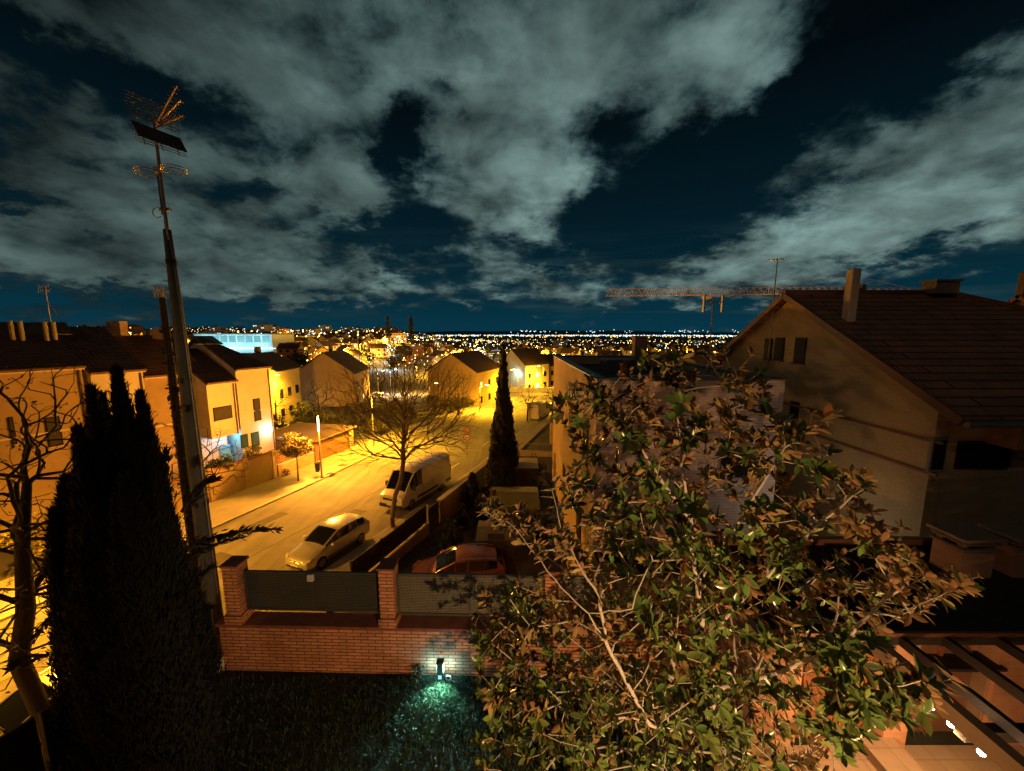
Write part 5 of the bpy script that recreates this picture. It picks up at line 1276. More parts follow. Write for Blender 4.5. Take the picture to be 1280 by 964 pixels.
def big_conifer():
    rg = np.random.default_rng(31); t = thing('dark_conifer', 'broad black conifer with several pointed tops in the left garden corner', 'tree', (-5.55, 4.95, G))
    sp = []
    for u, vt, r, y in ((146, 467, .46, 4.95), (176, 496, .40, 5.1), (114, 490, .36, 4.8), (127, 498, .34, 5.0), (98, 540, .44, 4.6), (190, 560, .37, 4.9), (158, 600, .6, 4.6), (84, 600, .42, 5.0), (203, 690, .34, 4.9), (120, 640, .62, 4.5), (212, 730, .26, 5.1), (70, 640, .34, 4.8), (230, 745, .16, 5.0)):
        p = at_y(u, vt, y); sp.append((p.x, y, G + .1, p.z, r * (1.35 if vt < 570 else 1.0), 1.02 if vt < 570 else .6))
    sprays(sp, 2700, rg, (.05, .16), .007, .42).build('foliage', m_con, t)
    b = MB(); b.tube([(-5.55, 4.95, G), (-5.5, 4.95, G + 1.5), (-5.5, 4.95, G + 4)], [.2, .16, .06], 8)
    b.tube([(-5.1, 4.85, G), (-4.95, 4.8, G + .45), (-4.98, 4.9, G + .9)], [.10, .09, .05], 7); b.build('trunk', m_bark, t)
    # long side branches reaching to the right over the street
    b = MB(); V = []; Fc = []; tw = MB()
    for (u0, v0, u1, v1, y0, y1, m) in ((222, 690, 345, 662, 5.3, 5.6, 170), (215, 715, 300, 672, 5.2, 5.4, 110), (228, 640, 268, 600, 5.3, 5.5, 120), (225, 760, 262, 712, 5.1, 5.3, 110), (232, 780, 258, 765, 5.1, 5.2, 80), (60, 820, 12, 838, 5.3, 5.2, 110), (70, 770, 45, 800, 5.3, 5.2, 60), (210, 640, 206, 568, 5.0, 5.0, 150)):
        a, c_ = at_y(u0, v0, y0), at_y(u1, v1, y1); pts = [a.lerp(c_, k / 5) + Vector((0, 0, .10 * math.sin(k / 5 * 3.14))) for k in range(6)]
        tw.tube(pts, [.03, .026, .02, .016, .011, .006], 5)
        ax_ = (c_ - a).normalized()
        for _ in range(m):
            q = rg.uniform(.1, 1); o = a.lerp(c_, q) + Vector((0, 0, .10 * math.sin(q * 3.14))) + Vector(rg.normal(0, .035, 3)) * (1.2 - q)
            d = (ax_ + Vector(rg.normal(0, .35, 3))).normalized(); l = rg.uniform(.08, .18); s = d.orthogonal().normalized(); s.rotate(Matrix.Rotation(rg.uniform(0, 6), 3, d)); k = len(V)
            V += [o, o + d * l * .5 + s * .016, o + d * l, o + d * l * .5 - s * .016]; Fc.append((k, k + 1, k + 2, k + 3))
    b.v = V; b.f = Fc; b.build('side_sprays', m_con, t); tw.build('side_branches', m_twig, t)
big_conifer()
rg = np.random.default_rng(41)
cx_, cy_ = -.62, 26.6; cz_ = zg(cx_, cy_)
cyp = thing('slim_cypress', 'tall slim dark cypress standing beside the lit street', 'tree', (cx_, cy_, cz_))
tp = at_y(629, 434, cy_)
sprays([(cx_, cy_, cz_, cz_ + 8.6, .93, .55), (tp.x, cy_, cz_ + 2, tp.z, .62, .72), (cx_ + .1, cy_ + .2, cz_, cz_ + 7.2, .95, .5), (cx_ - .25, cy_ - .1, cz_ + 0, cz_ + 6.6, .8, .5)], 210, rg, (.18, .42), .05, .4).build('foliage', m_cyp, cyp)
MB().tube([(cx_, cy_, cz_), (cx_, cy_, cz_ + 6)], [.16, .05], 7).build('trunk', m_bark, cyp)
for (x, y, h, r, lab) in ((-1.15, 24.7, 4.2, .75, 'bushy dark conifer at the foot of the slim cypress'), (-2.6, 24.0, 2.4, .5, 'small dark conifer against the beige street wall'), (-.1, 24.4, 2.2, .6, 'low round conifer between cypress foot and olive shed')):
    z = zg(x, y); t = thing('small_conifer', lab, 'tree', (x, y, z)); sprays([(x, y, z, z + h, r, .5)], 260, rg, (.12, .28), .04, .5).build('foliage', m_cyp, t); MB().tube([(x, y, z), (x, y, z + h * .6)], [.07, .02], 6).build('trunk', m_twig, t)
# ---- leafy crowns and shrubs ----
def clump_mesh(n, rx, rz, rg, ncl=16, size=.10, fill=.5):
    """crown of small leaves gathered in clumps, gaps between them; centre at 0"""
    C = []
    for _ in range(ncl):
        d = rg.normal(0, 1, 3); d /= np.linalg.norm(d); q = rg.uniform(.35, .85); C.append((d * q, rg.uniform(.25, .48)))
    V = []; Fc = []
    for i in range(n):
        c_, r = C[rg.integers(ncl)]; d = rg.normal(0, 1, 3); d /= np.linalg.norm(d)
        p = c_ + d * r * rg.uniform(fill, 1.0); o = Vector((p[0] * rx, p[1] * rx, p[2] * rz))
        s1 = Vector(rg.normal(0, 1, 3)).normalized() * size * rg.uniform(.6, 1.4); s2 = Vector(rg.normal(0, 1, 3)).normalized() * size * rg.uniform(.3, .7); k = len(V)
        V += [o - s1, o - s2, o + s1, o + s2]; Fc.append((k, k + 1, k + 2, k + 3))
    b = MB(); b.v = V; b.f = Fc; return b
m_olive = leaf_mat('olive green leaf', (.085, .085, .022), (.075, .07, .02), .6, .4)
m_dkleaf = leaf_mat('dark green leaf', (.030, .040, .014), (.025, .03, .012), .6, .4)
p = on_ground(373, 601, .12)
bt = thing('round_crown_tree', 'little street tree with clipped round crown beside lamp column', 'tree', p)
rg = np.random.default_rng(51)
o = clump_mesh(5200, 1.45, 1.25, rg, 34, .085).build('foliage', leaf_mat('orange tinted leaf', (.13, .11, .03), (.11, .09, .025), .6, .35), bt, False, True); o.location = (0.05, 0, 2.95)
b = MB(); b.tube([p, p + Vector((.02, 0, 1.2)), p + Vector((.03, 0, 2.2)), p + Vector((.05, 0, 3.0))], [.07, .06, .05, .03], 7)
for k in range(7): a = k * .9; b.tube([p + Vector((.03, 0, 1.9)), p + Vector((.6 * math.cos(a), .6 * math.sin(a), 2.8))], [.03, .012], 5)
b.build('trunk', m_bark, bt)
def shrub(name, lab, x, y, rx, rz, n, m, size=.09, seed=0, cat='shrub', z=None):
    rg = np.random.default_rng(seed + 100); z = zg(x, y) if z is None else z; t = thing(name, lab, cat, (x, y, z))
    o = clump_mesh(n, rx, rz, rg, 18, size).build('foliage', m, t, False, True); o.location = (0, 0, rz * .85)
    b = MB(); 
    for k in range(6): a = k * 1.05; b.tube([(x, y, z), (x + rx * .5 * math.cos(a), y + rx * .5 * math.sin(a), z + rz * 1.1)], [.03, .008], 5)
    b.build('stems', m_twig, t); return t
x, y = FXp(24.6, 4.6); shrub('bush', 'dark bush hanging over the tall ochre front wall', x, y, 1.0, .8, 1500, m_dkleaf, .09, 1, z=zg(x, y) + 1.5)
x, y = FXp(27.6, 5.2); shrub('bush', 'yellowish bush in front of the blue lit glazing', x, y, .9, .9, 1200, m_olive, .08, 2, z=zg(x, y) + 1.6)
x, y = FXp(29.2, 3.5); shrub('bush', 'small clump growing on the pavement at end of ochre wall', x, y, .35, .5, 300, m_dkleaf, .06, 3)
shrub('bush', 'bright lit bush line along the front wall behind left bare tree', *FXp(15.5, 3.4), 1.5, 1.6, 3000, leaf_mat('hedge leaf', (.10, .085, .02), (.08, .065, .018), .55, .45), .09, 4, 'hedge')
shrub('bush', 'second bright lit hedge bush further down behind the dark conifer', *FXp(18.2, 3.6), 1.4, 1.3, 2400, MATS['hedge leaf'], .09, 5, 'hedge')
shrub('bush', 'hedge bush half hidden beyond the left edge tree trunk', *FXp(12.6, 3.4), 1.6, 1.7, 2600, MATS['hedge leaf'], .09, 6, 'hedge')
yards = [(-3.1, 19.2, .7, .9, 'dark bush inside the beige street wall'), (-2.9, 21.2, .6, .8, 'dark bush beside the board gate inside the yard'), (-1.9, 22.6, .7, 1.0, 'dark bush beyond the grey roofed shed'), (-3.3, 17.8, .5, .6, 'low bush by the end of dark sheet panels'), (1.6, 24.6, .9, 1.0, 'leafy bush right of the olive shed'), (1.9, 31, 1.0, 1.0, 'dark bush by the railing'), (1.6, 19.2, .9, 1.3, 'leafy bush against the flat roofed house')]
for k, (x, y, rx, rz, lab) in enumerate(yards): shrub('yard_bush', lab, x, y, rx, rz, 900, m_dkleaf, .09, 20 + k)
wd = shrub('wall_weed', 'scraggly weed at the foot of brick wall left of lamp', -1.85, wy(-1.85) - .12, .16, .2, 120, leaf_mat('weed leaf', (.10, .11, .05), (.08, .09, .04), .6, .3), .03, 40, 'weed', G)
gdn = [(-31, 47.5, 2.4, 1.5), (-27, 49, 2.3, 1.4), (-23, 46, 2.0, 1.3), (-30, 54, 2.6, 1.7), (-24, 55, 2.5, 1.7), (-20, 43.5, 1.7, 1.1)]
for k, (x, y, rx, rz) in enumerate(gdn):
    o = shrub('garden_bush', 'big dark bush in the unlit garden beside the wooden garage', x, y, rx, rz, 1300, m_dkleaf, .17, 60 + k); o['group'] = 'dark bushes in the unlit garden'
lit = [(-17.2, 47, 1.6, 1.2, 'yellow lit bush on the grass beyond the wooden garage'), (-15.6, 54, 2.2, 1.9, 'tall yellow lit bush behind the near bare tree'), (-12.2, 58.5, 2.3, 2.0, 'bright yellow bush under the far left lamp'), (-10.2, 63, 2.2, 1.7, 'yellow lit bush close to the ochre corner house'), (-18.5, 57, 2.4, 2.0, 'olive lit bush left of the far lamp'), (-22, 60, 2.6, 2.2, 'olive lit bush near the ochre gable house'), (-8.3, 69, 1.6, 1.1, 'lit bush by the far bright pavement')]
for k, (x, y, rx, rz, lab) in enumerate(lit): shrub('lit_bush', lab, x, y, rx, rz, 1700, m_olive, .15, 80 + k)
# ================= mid and far town =================
m_tw = [mat('town wall ochre', (.42, .30, .16), .9, 0, .2, .3), mat('town wall pale', (.60, .52, .42), .9, 0, .2, .3), mat('town wall brick', (.35, .17, .09), .9, 0, .2, .3), mat('town wall white', (.70, .70, .66), .9, 0, .15, .3)]
m_troof = tile_mat('town roof tile', (.075, .045, .03), (.06, .036, .024), .4, .26)
m_lit = glow('lit warm window', (1, .62, .2), 2.2); m_litw = glow('lit cold window', (.7, .95, 1), 2.0)
def gabled(name, lab, cx, cy, w_, d_, ze, zr, rz, m, chim=True, wins=3, lit=(), group=None, cat='house', roof=None, litm=None, zbase=None):
    """w_ along the ridge (local x), d_ across it; gable ends face local +-x"""
    g0 = zg(cx, cy) - .3 if zbase is None else zbase; t = thing(name, lab, cat, (cx, cy, g0), rz, group); he = ze - g0; hr = zr - g0
    b = MB(); prof = [(-d_ / 2, 0), (d_ / 2, 0), (d_ / 2, he), (0, hr - .15), (-d_ / 2, he)]; n = 5
    vs = [(-w_ / 2, y, z) for y, z in prof] + [(w_ / 2, y, z) for y, z in prof]
    b.add(vs, [tuple(range(n - 1, -1, -1)), tuple(range(n, 2 * n))] + [(i, (i + 1) % n, n + (i + 1) % n, n + i) for i in range(n)]); b.build('wall', m, t, False, True)
    b = MB(); o = .4; k = (hr - he) / (d_ / 2)
    for s in (-1, 1): b.slab([(-w_ / 2 - .3, s * (d_ / 2 + o), he - o * k), (w_ / 2 + .3, s * (d_ / 2 + o), he - o * k), (w_ / 2 + .3, 0, hr), (-w_ / 2 - .3, 0, hr)], .15)
    rf_ = b.build('roof', roof or m_troof, t, False, True)
    if chim: MB().box((w_ * .22, d_ * .12, hr + .1), (.8, .6, 1.5)).build('chimney', m_slab, rf_, False, True)
    q = 0
    for s in (-1, 1):
        for fl in range(max(1, int(he / 2.9))):
            for i in range(wins):
                x = (i + .5) / wins * w_ - w_ / 2; z = 1.6 + fl * 2.9; q += 1
                f_ = MB().box((x, s * (d_ / 2 + .01), z), (1.1, .06, 1.3)).build('window', MATS['dark window frame'], t, False, True)
                MB().box((x, s * (d_ / 2 + .045), z), (.95, .02, 1.15)).build('pane', (litm or m_lit) if q in lit else m_pane, f_, False, True)
    return t
def px_house(u, y): r = ray(u, 430); return r.x / r.y * y
gabled('gable_house', 'ochre house showing its blank gable wall beyond the dark garden', px_house(416, 76), 76, 11, 10.5, -7.3, -3.5, R(97), m_tw[0], lit=(2,))
gabled('corner_house', 'ochre two storey house behind the crown of the near bare tree', px_house(581, 77), 78, 12, 10.5, -7.1, -3.8, R(70), m_tw[0], lit=(4,))
gabled('white_house', 'white house washed in greenish light behind the slim cypress', px_house(655, 104), 104, 10, 9.5, -8.0, -4.2, R(48), m_tw[3], lit=(2, 5), litm=m_litw)
gabled('ochre_house', 'ochre house just right of the white lit house', px_house(683, 112), 112, 9, 9, -9.0, -6.2, R(20), m_tw[0], lit=(3,))
gabled('pale_house', 'pale house with small dark window just right of the row houses', px_house(322, 58), 58, 8, 8, -5.3, -3.0, R(97), m_tw[1])
p = Vector((px_house(309, 270), 270, 0)); g0 = zg(p.x, p.y)
ml = thing('lit_market_hall', 'long flat hall glowing cyan above the row house roofs', 'hall', (p.x, p.y, g0))
MB().box((p.x, p.y, (g0 - 1.2) / 2), (52, 26, -g0 - 1.2 + .0)).build('wall', mat('pale panel wall', (.55, .65, .66), .7, 0, .1, .05), ml)
MB().box((p.x, p.y, -.9), (53, 27, .6)).build('roof', mat('hall roof', (.2, .25, .26), .7, 0, .1), ml)
for k in range(9): MB().box((p.x - 23 + k * 5.6, p.y - 13.1, -4.2), (4.4, .2, 4.4)).build('window', glow('cyan hall glass', (.25, .75, .85), .55), ml)
b = MB(); b.box((p.x + 3, p.y - 13.4, g0 + 3.0), (50, .8, .5)); b.build('light_strip', glow('hall light strip', (.75, .95, 1), 2.5), ml)
for k in range(3): point_light('hall_light', (p.x - 18 + k * 18, p.y - 22, g0 + 7), 1500, (.45, .9, 1), ml, .5)
# scattered houses and blocks (copies of a few kinds)
rg = np.random.default_rng(77)
protos = [gabled('town_house', 'gabled house among the roofs of the town below', 0, 300 + 30 * k, 10, 8.5, zg(0, 300 + 30 * k) + 5.6, zg(0, 300 + 30 * k) + 8.2, 0, m_tw[k % 4], True, 3, ((2, 7), (4,), (1, 9), (5, 6))[k]) for k in range(4)]
def block(k, w_, d_, h, m, lit_):
    t = thing('apartment_block', 'pale apartment block on the far hillside of the town', 'apartment block', (0, 500 + 40 * k, 0))
    b = MB().box((0, 0, h / 2), (w_, d_, h)); mi = [0] * len(b.f); rr = np.random.default_rng(k)
    for s in (-1, 1):
        for f_ in range(int(h / 3)):
            for i in range(int(w_ / 3.2)):
                b.box((-w_ / 2 + 1.8 + i * 3.2, s * (d_ / 2 + .03), 1.6 + f_ * 3), (1.5, .08, 1.4)); mi += [1 if rr.uniform() < lit_ else 2] * 6
    o = b.build('wall', m, t, False, True); o.data.materials.append(m_lit if k % 2 else m_litw); o.data.materials.append(m_pane); o.data.polygons.foreach_set('material_index', mi)
    b = MB(); b.box((0, 0, h + .3), (w_ + .8, d_ + .8, .6)); b.box((w_ * .2, 0, h + 1.5), (4, 4, 2.4)); b.build('roof', mat('block roof', (.16, .10, .07), .9, 0, .2), t, False, True)
    return t
blocks = [block(0, 26, 12, 12, m_tw[1], .22), block(1, 38, 13, 15, m_tw[2], .2), block(2, 20, 12, 18, m_tw[3], .25), block(3, 44, 14, 9, m_tw[0], .25)]
used = []
def free(x, y, d):
    for a, b_ in used:
        if (a - x) ** 2 + (b_ - y) ** 2 < d * d: return False
    used.append((x, y)); return True
for (u, y) in ((416, 76), (581, 70), (655, 104), (683, 112), (343, 58)): used.append((px_house(u, y), y))
first = [True] * 4; firstb = [True] * 4; nh = 0; tries = 0
while nh < 165 and tries < 4000:
    tries += 1
    u = rg.uniform(-60, 960); r = 112 + 520 * rg.uniform() ** 1.15; a = math.atan((u - 640) / F); x, y = r * math.sin(a), r * math.cos(a)
    if -70 < x < 75 and 78 < y < 96: continue
    if 575 < u < 640 and r > 130: continue
    if u < 345 and r < 150 or 345 <= u < 560 and r < 175: continue
    if 285 < u < 360 and 150 < r < 420: continue
    if not free(x, y, 13): continue
    k = rg.integers(4); z = zg(x, y) - .3; rz = rg.choice([R(20), R(110), R(65), R(-20)]) + rg.normal(0, .1)
    if first[k]: protos[k].location = (x, y, z); protos[k].rotation_euler = (0, 0, rz); protos[k]['group'] = 'gabled houses of the town'; first[k] = False
    else: dup(protos[k], (x, y, z), rz, None, 'gabled houses of the town', rg.uniform(.85, 1.15))
    nh += 1
nb = 0; tries = 0
while nb < 120 and tries < 4000:
    tries += 1
    u = rg.uniform(-40, 620) if rg.uniform() < .78 else rg.uniform(620, 980); r = rg.uniform(430, 1500) if u < 540 else rg.uniform(520, 1900); a = math.atan((u - 640) / F); x, y = r * math.sin(a), r * math.cos(a)
    if 560 < u < 640 and rg.uniform() < .75: continue
    if not free(x, y, 30): continue
    k = rg.integers(4); z = zg(x, y) - .8; rz = rg.uniform(-.5, .5)
    sc_ = rg.uniform(.75, 1.05) * (1 if u < 540 else .7)
    if firstb[k]: blocks[k].location = (x, y, z); blocks[k].rotation_euler = (0, 0, rz); blocks[k]['group'] = 'apartment blocks of the far town'; firstb[k] = False
    else: dup(blocks[k], (x, y, z), rz, None, 'apartment blocks of the far town', sc_)
    nb += 1
# street lamps
m_head = glow('sodium lamp glass', (1, .62, .14), 60); m_headw = glow('white lamp glass far', (.8, .95, 1), 60)
def street_lamp(lab, x, y, ang, h=7.0, white=False, power=0, group=None, z=None, col=None, reach=1.3):
    g = zg(x, y) + .1 if z is None else z; t = thing('street_lamp', lab, 'street lamp', (x, y, g), 0, group)
    ex, ey = x + reach * math.cos(ang), y + reach * math.sin(ang)
    MB().tube([(x, y, g), (x, y, g + 1), (x, y, g + h - .3), (x + .3 * (ex - x), y + .3 * (ey - y), g + h), (ex, ey, g + h + .08)], [.09, .075, .055, .045, .04], 8).build('post', m_post, t)
    hd_ = MB().box((ex, ey, g + h + .07), (.75, .30, .12), ang, .04).build('head', m_post, t)
    MB().box((ex, ey, g + h - .012), (.55, .22, .05), ang, .02).build('lamp_glass', m_headw if white else m_head, hd_)
    if power: spot_light('lamp_light', (ex, ey, g + h - .12), (ex, ey, g), power, col or (LED if white else SODIUM2), 172, .8, t, .15); point_light('glass_light', (ex, ey, g + h - .25), power * .13, col or (LED if white else SODIUM2), t, .15)
    return t
# lamps of our street; unseen ones out of frame or behind trees are assumed
x, y = FXp(13.2, .9); street_lamp('assumed street lamp behind the left bare tree lighting hedge and road', x, y, R(-20), 6.5, False, 3600, None, None, SODIUM)
street_lamp('assumed street lamp behind the camera end of the street on the near pavement', x_on(LK, -4) - 1.0, -4, R(-20), 6.5, False, 5200, None, None, SODIUM)
p = on_ground(600, 515, .1); street_lamp('tall yellow street lamp on the far left pavement beside cypress', p.x, p.y, R(20), 4.6, False, 4200)
p = on_ground(537.5, 514, .1); street_lamp('yellow street lamp seen through the twigs of the near bare tree', p.x, p.y, R(-10), 4.9, False, 1100)
x, y = LK[5][0] - 1.0, LK[5][1] + 4.5; street_lamp('assumed street lamp hidden in the bare crown over the bright road', x, y, R(-20), 6.0, False, 5200)  # hidden lamp assumed from the bright road below
street_lamp('bright yellow street lamp by the junction right of the white house', 8.0, 96, R(200), 6.5, False, 4200)
street_lamp('pale post street lamp right of the slim cypress', 1.3, 79, R(200), 6.5, False, 4800)
street_lamp('street lamp on the right pavement beyond the far pale van', 9.6, 70, R(160), 6.0, False, 4200)
street_lamp('street lamp down the cross street left of the junction', -24, 95.5, R(-90), 6.5, False, 5200)
street_lamp('street lamp in front of the pale house by the row houses', px_house(360, 66), 64, R(0), 5.0, True, 260)
street_lamp('added amber lamp lighting the blank gable wall beside the dark garden', px_house(331, 53), 53, R(0), 7.0, False, 5000)  # added lamp, kept out of sight behind the end house to light the gable
street_lamp('white street lamp shining behind the near bare tree crown', px_house(486, 90), 90, R(0), 6.0, True, 1400)
street_lamp('street lamp between the ochre gable house and corner house', px_house(470, 84), 84, R(0), 6.0, False, 3000)
street_lamp('greenish white street lamp beside the white house front', px_house(638, 97.5), 97.5, R(20), 5.5, True, 400, None, None, (.6, 1, .75))
def row(pts, n, lab, group, white, h=7, power=0, every=3):
    T = len(pts) - 1
    for k in range(n):
        q = k / (n - 1) * T; i = min(int(q), T - 1); f_ = q - i
        (u0, r0), (u1, r1) = pts[i], pts[i + 1]; u = u0 + (u1 - u0) * f_; r = r0 + (r1 - r0) * f_ + rg.normal(0, 2)
        a = math.atan((u - 640) / F); x, y = r * math.sin(a), r * math.cos(a)
        street_lamp(lab, x, y, rg.uniform(0, 6.28), h, white, power if k % every == 0 else 0, group)
row([(430, 190), (470, 300), (505, 520)], 20, 'amber street lamp in the avenue row climbing left of centre', 'amber lamps of the left avenue', False, 8, 26000, 1)
row([(488, 170), (484, 240), (500, 330), (530, 480), (548, 640)], 18, 'cold white street lamp in the curving row left of centre', 'white lamps of the curved road', True, 8, 7000, 3)
row([(556, 140), (572, 220), (585, 330), (600, 520)], 18, 'amber street lamp in the avenue row above the corner house', 'amber lamps of the middle avenue', False, 8, 20000, 1)
row([(606, 180), (596, 240), (604, 330), (622, 520)], 16, 'cold white street lamp in the bright row left of cypress tip', 'white lamps of the bright bend', True, 8, 7000, 3)
row([(700, 135), (684, 190), (672, 300), (664, 520)], 14, 'amber street lamp in the row above the white house', 'amber lamps of the right avenue', False, 8, 14000, 1)
row([(360, 330), (250, 420), (130, 520)], 14, 'amber street lamp in the row above the row house roofs', 'amber lamps behind the row houses', False, 8, 26000, 1)
row([(740, 220), (830, 260), (930, 320)], 12, 'amber street lamp beyond the flat roofed house', 'amber lamps beyond the flat roof', False, 8, 20000, 1)
row([(360, 700), (440, 760), (520, 800)], 12, 'amber street lamp high on the far hillside', 'amber lamps on the far hillside', False, 10, 40000, 2)
# town trees
def crown_proto(k, lab, m, rx, rz, h):
    rg_ = np.random.default_rng(300 + k); t = thing('town_tree', lab, 'tree', (0, 0, 0)); o = clump_mesh(900, rx, rz, rg_, 12, .32).build('crown', m, t, False, True); o.location = (0, 0, h)
    MB().tube([(0, 0, 0), (0, 0, h)], [.22, .1], 6).build('trunk', m_twig, t, False, True); return t
tps = [crown_proto(0, 'round dark tree among the houses of the town', m_dkleaf, 3.2, 2.8, 4.4), crown_proto(1, 'olive lit tree among the houses of the town', m_olive, 2.8, 3.0, 4.4), crown_proto(2, 'tall dark tree among the houses of the town', m_dkleaf, 2.2, 4.2, 5.2)]
ft = [True] * 3; n = 0
while n < 130:
    u = rg.uniform(0, 940); r = 105 + 480 * rg.uniform() ** 1.4; a = math.atan((u - 640) / F); x, y = r * math.sin(a), r * math.cos(a)
    if -70 < x < 75 and 80 < y < 97: continue
    if u < 345 and r < 150 or (285 < u < 360 and 150 < r < 400): continue
    if 585 < u < 635 and rg.uniform() < .5: continue
    k = rg.integers(3); z = zg(x, y) - .2
    if ft[k]: tps[k].location = (x, y, z); tps[k]['group'] = 'trees among the town houses'; ft[k] = False
    else: dup(tps[k], (x, y, z), rg.uniform(0, 6), None, 'trees among the town houses', rg.uniform(.75, 1.3))
    n += 1
# two tall faint pines on the skyline
for u, lab in ((486, 'left of the two tall dark pines on the skyline'), (514.5, 'right one of two tall dark pines on the skyline')):
    x = px_house(u, 330); z = zg(x, 330); t = thing('tall_pine', lab, 'tree', (x, 330, z)); tp_ = at_y(u, 396, 330).z
    rg_ = np.random.default_rng(int(u)); b = MB(); V = []; Fc = []
    for _ in range(700):
        q = rg_.uniform(.35, 1); o = Vector((x + rg_.normal(0, 1.5 * (1.15 - q)), 330 + rg_.normal(0, 1.5 * (1.15 - q)), z + (tp_ - z) * q)); s1 = Vector(rg_.normal(0, .5, 3)); s2 = Vector(rg_.normal(0, .5, 3)); k = len(V); V += [o - s1, o - s2, o + s1, o + s2]; Fc.append((k, k + 1, k + 2, k + 3))
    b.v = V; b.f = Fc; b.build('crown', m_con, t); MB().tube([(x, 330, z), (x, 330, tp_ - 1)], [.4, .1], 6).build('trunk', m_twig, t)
# white fence wall in front of the white house
wf = thing('white_garden_wall', 'white pillared garden wall before the white lit house', 'garden wall', (4, 95.5, zg(4, 95.5)))
g0 = zg(4, 95.5); MB().box((4, 95.5, g0 + .5), (20, .25, 1.2)).build('wall_base', m_tw[3], wf)
for k in range(8): MB().box((-5.6 + k * 2.75, 95.45, g0 + .95), (.45, .4, 2.0)).build('pillar', m_tw[3], wf)
# tower crane
Yc = 85.0
jl, jr = at_y(758, 370, Yc), at_y(1062, 367, Yc); apx = at_y(1062, 343, Yc); jb = at_y(1150, 367, Yc)
cr_ = thing('tower_crane', 'tower crane with long lattice jib showing above the roofs', 'crane', (jr.x, Yc, zg(jr.x, Yc)))
m_cr = mat('crane steel', (.70, .48, .28), .6, .2, .2, 1)
def lattice(b, a, c_, h, w_, nseg, t_=.10):
    a = Vector(a); c_ = Vector(c_); d = (c_ - a)
    for k in range(nseg + 1):
        pass
    up = Vector((0, 0, h)); sd = Vector((0, w_ / 2, 0))
    for ch_ in (sd, -sd, up): b.bar(a + ch_, c_ + ch_, t_ * 1.3)
    for k in range(nseg):
        p0 = a + d * (k / nseg); p1 = a + d * ((k + .5) / nseg); p2 = a + d * ((k + 1) / nseg)
        for s in (sd, -sd): b.bar(p0 + s, p1 + up, t_ * .7); b.bar(p1 + up, p2 + s, t_ * .7)
        b.bar(p0 + sd, p2 - sd, t_ * .6)
b = MB(); lattice(b, jl, jr, 1.45, 1.2, 34, .09); b.build('jib', m_cr, cr_)
b = MB(); lattice(b, jr, jb, 1.2, 1.2, 9, .07); b.build('counter_jib', m_cr, cr_)
b = MB(); zb__ = zg(jr.x, Yc)
for sx_ in (-.8, .8):
    for sy_ in (-.8, .8): b.bar((jr.x + sx_, Yc + sy_, zb__), (jr.x + sx_, Yc + sy_, jr.z + .5), .16)
nz = 16
for k in range(nz):
    z0, z1 = zb__ + (jr.z - zb__) * k / nz, zb__ + (jr.z - zb__) * (k + 1) / nz
    for sy_ in (-.8, .8): b.bar((jr.x - .8, Yc + sy_, z0), (jr.x + .8, Yc + sy_, z1), .09)
    for sx_ in (-.8, .8): b.bar((jr.x + sx_, Yc - .8, z0), (jr.x + sx_, Yc + .8, z1), .09)
b.build('tower', m_cr, cr_)
b = MB(); b.bar((jr.x - .7, Yc, jr.z + .5), apx, .16); b.bar((jr.x + .7, Yc, jr.z + .5), apx, .16); b.build('apex', m_cr, cr_)
b = MB(); b.bar(apx, jl.lerp(jr, .62) + Vector((0, 0, 1.4)), .07); b.bar(apx, jl.lerp(jr, .2) + Vector((0, 0, 1.4)), .07); b.bar(apx, jb + Vector((0, 0, .6)), .07); b.build('pendant_lines', m_cr, cr_)
MB().box((jb.x - 2, Yc, jb.z - .6), (3, 1.4, 1.8)).build('counterweight', m_slab, cr_)
MB().box((jr.x - 1.6, Yc, jr.z - 1.0), (1.5, 1.4, 1.9), 0, .1).build('cab', m_cr, cr_)
b = MB(); b.box((jl.x + 22, Yc, jl.z - .35), (1.6, 1.0, .5)); b.build('trolley', m_cr, cr_)
jx = jl.lerp(jr, .45)
street_lamp('added amber lamp lighting the crane beyond the gabled house', jx.x + 4, 74, R(90), 9, False, 24000, None, None, SODIUM2)  # lamp added under the jib to brighten the crane steel
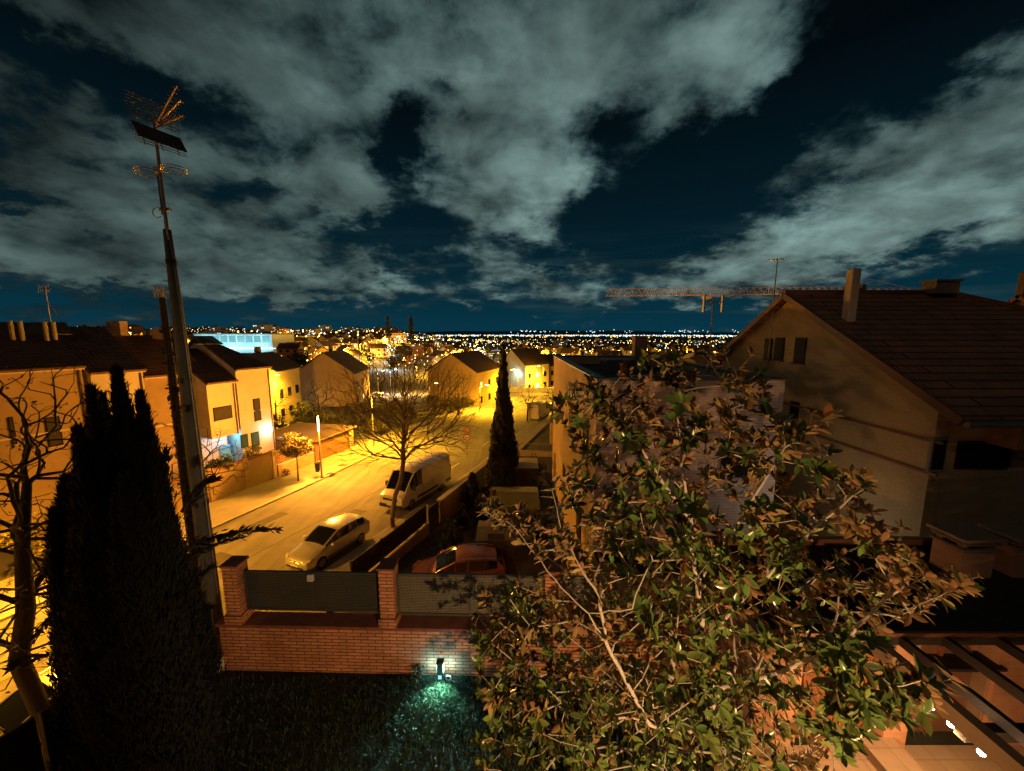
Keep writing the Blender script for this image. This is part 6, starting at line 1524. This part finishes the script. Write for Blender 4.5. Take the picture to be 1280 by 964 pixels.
# far hills and lights
v = []; f = []; nA = 140
for i in range(nA + 1):
    a = R(-75 + 150 * i / nA); r = 15000
    h = 60 + 95 * max(0, math.sin((i - 40) * .05)) + 50 * math.sin(i * .17 + 1) * .5 + 22 * math.sin(i * .53)
    if i < 58: h += 40
    for rr, hh in ((12500, -75), (15000, h * .72 - 40), (19000, -80)): v.append((rr * math.sin(a), rr * math.cos(a), hh))
for i in range(nA):
    for k in range(2): q = i * 3 + k; f.append((q, q + 1, q + 4, q + 3))
MB().add(v, f).build('hills', mat('far hills', (.02, .03, .035), .95, 0, 0), None, True, kind='structure')
def lights(name, n, fn, m, seed):
    rr = np.random.default_rng(seed); b = MB()
    for _ in range(n):
        p, s = fn(rr); b.add([(p[0] - s, p[1], p[2] - s), (p[0] + s, p[1], p[2] - s), (p[0] + s, p[1] + s, p[2] + s), (p[0] - s, p[1] + s, p[2] + s), (p[0], p[1] + 2 * s, p[2])], [(0, 1, 2, 3), (0, 4, 1), (1, 4, 2), (2, 4, 3), (3, 4, 0)])
    o = b.build(name, m); o['kind'] = 'stuff'; return o
def plain(u0, u1, r0, r1, s0, s1, pw=1.0, zlift=6):
    def fn(rr):
        u = rr.uniform(u0, u1); r = r0 + (r1 - r0) * rr.uniform() ** pw; a = math.atan((u - 640) / F); x, y = r * math.sin(a), r * math.cos(a)
        return (x, y, zg(x, y) + zlift * rr.uniform(.5, 1.5)), rr.uniform(s0, s1) * (r / r1) ** .5
    return fn
gw = glow('far white light', (.75, .93, 1), 2.6); gc = glow('far cyan light', (.35, .8, 1), 2.2); ga_ = glow('far amber light', (1, .55, .12), 2.6); gy_ = glow('near amber light', (1, .60, .14), 7); gwn = glow('near white light', (.85, .95, 1), 5)
lights('city_lights', 330, plain(545, 1000, 4200, 8200, 2.5, 8), gw, 1)
lights('city_lights', 170, plain(545, 1000, 4000, 8200, 3, 9), gc, 2)
lights('city_lights', 260, plain(520, 1000, 2600, 7000, 2.5, 7), ga_, 3)
lights('city_lights', 420, plain(0, 620, 420, 1500, .35, 1.5, .8, 6), gy_, 4)
lights('city_lights', 140, plain(0, 640, 420, 1500, .35, 1.1, .8, 7), gwn, 5)
lights('city_lights', 340, plain(600, 960, 240, 1600, .3, .9, 1.2, 5), gy_, 6)
lights('city_lights', 90, plain(600, 960, 240, 1600, .3, .8, 1.2, 5), gwn, 7)
lights('city_lights', 300, plain(380, 640, 130, 420, .12, .36, 1, 4.5), gy_, 8)
def hill_l(rr):
    u = rr.choice([690, 672, 740, 780, 868, 845, 920, 655]) + rr.normal(0, 9); a = math.atan((u - 640) / F); r = 12400; return (r * math.sin(a), r * math.cos(a), 40 + rr.normal(0, 22)), rr.uniform(5, 11)
lights('city_lights', 70, hill_l, gw, 9)
def rim(rr): u = rr.uniform(430, 560); a = math.atan((u - 640) / F); r = 2300; return (r * math.sin(a), r * math.cos(a), 12 + rr.normal(0, 3)), rr.uniform(1.5, 3)
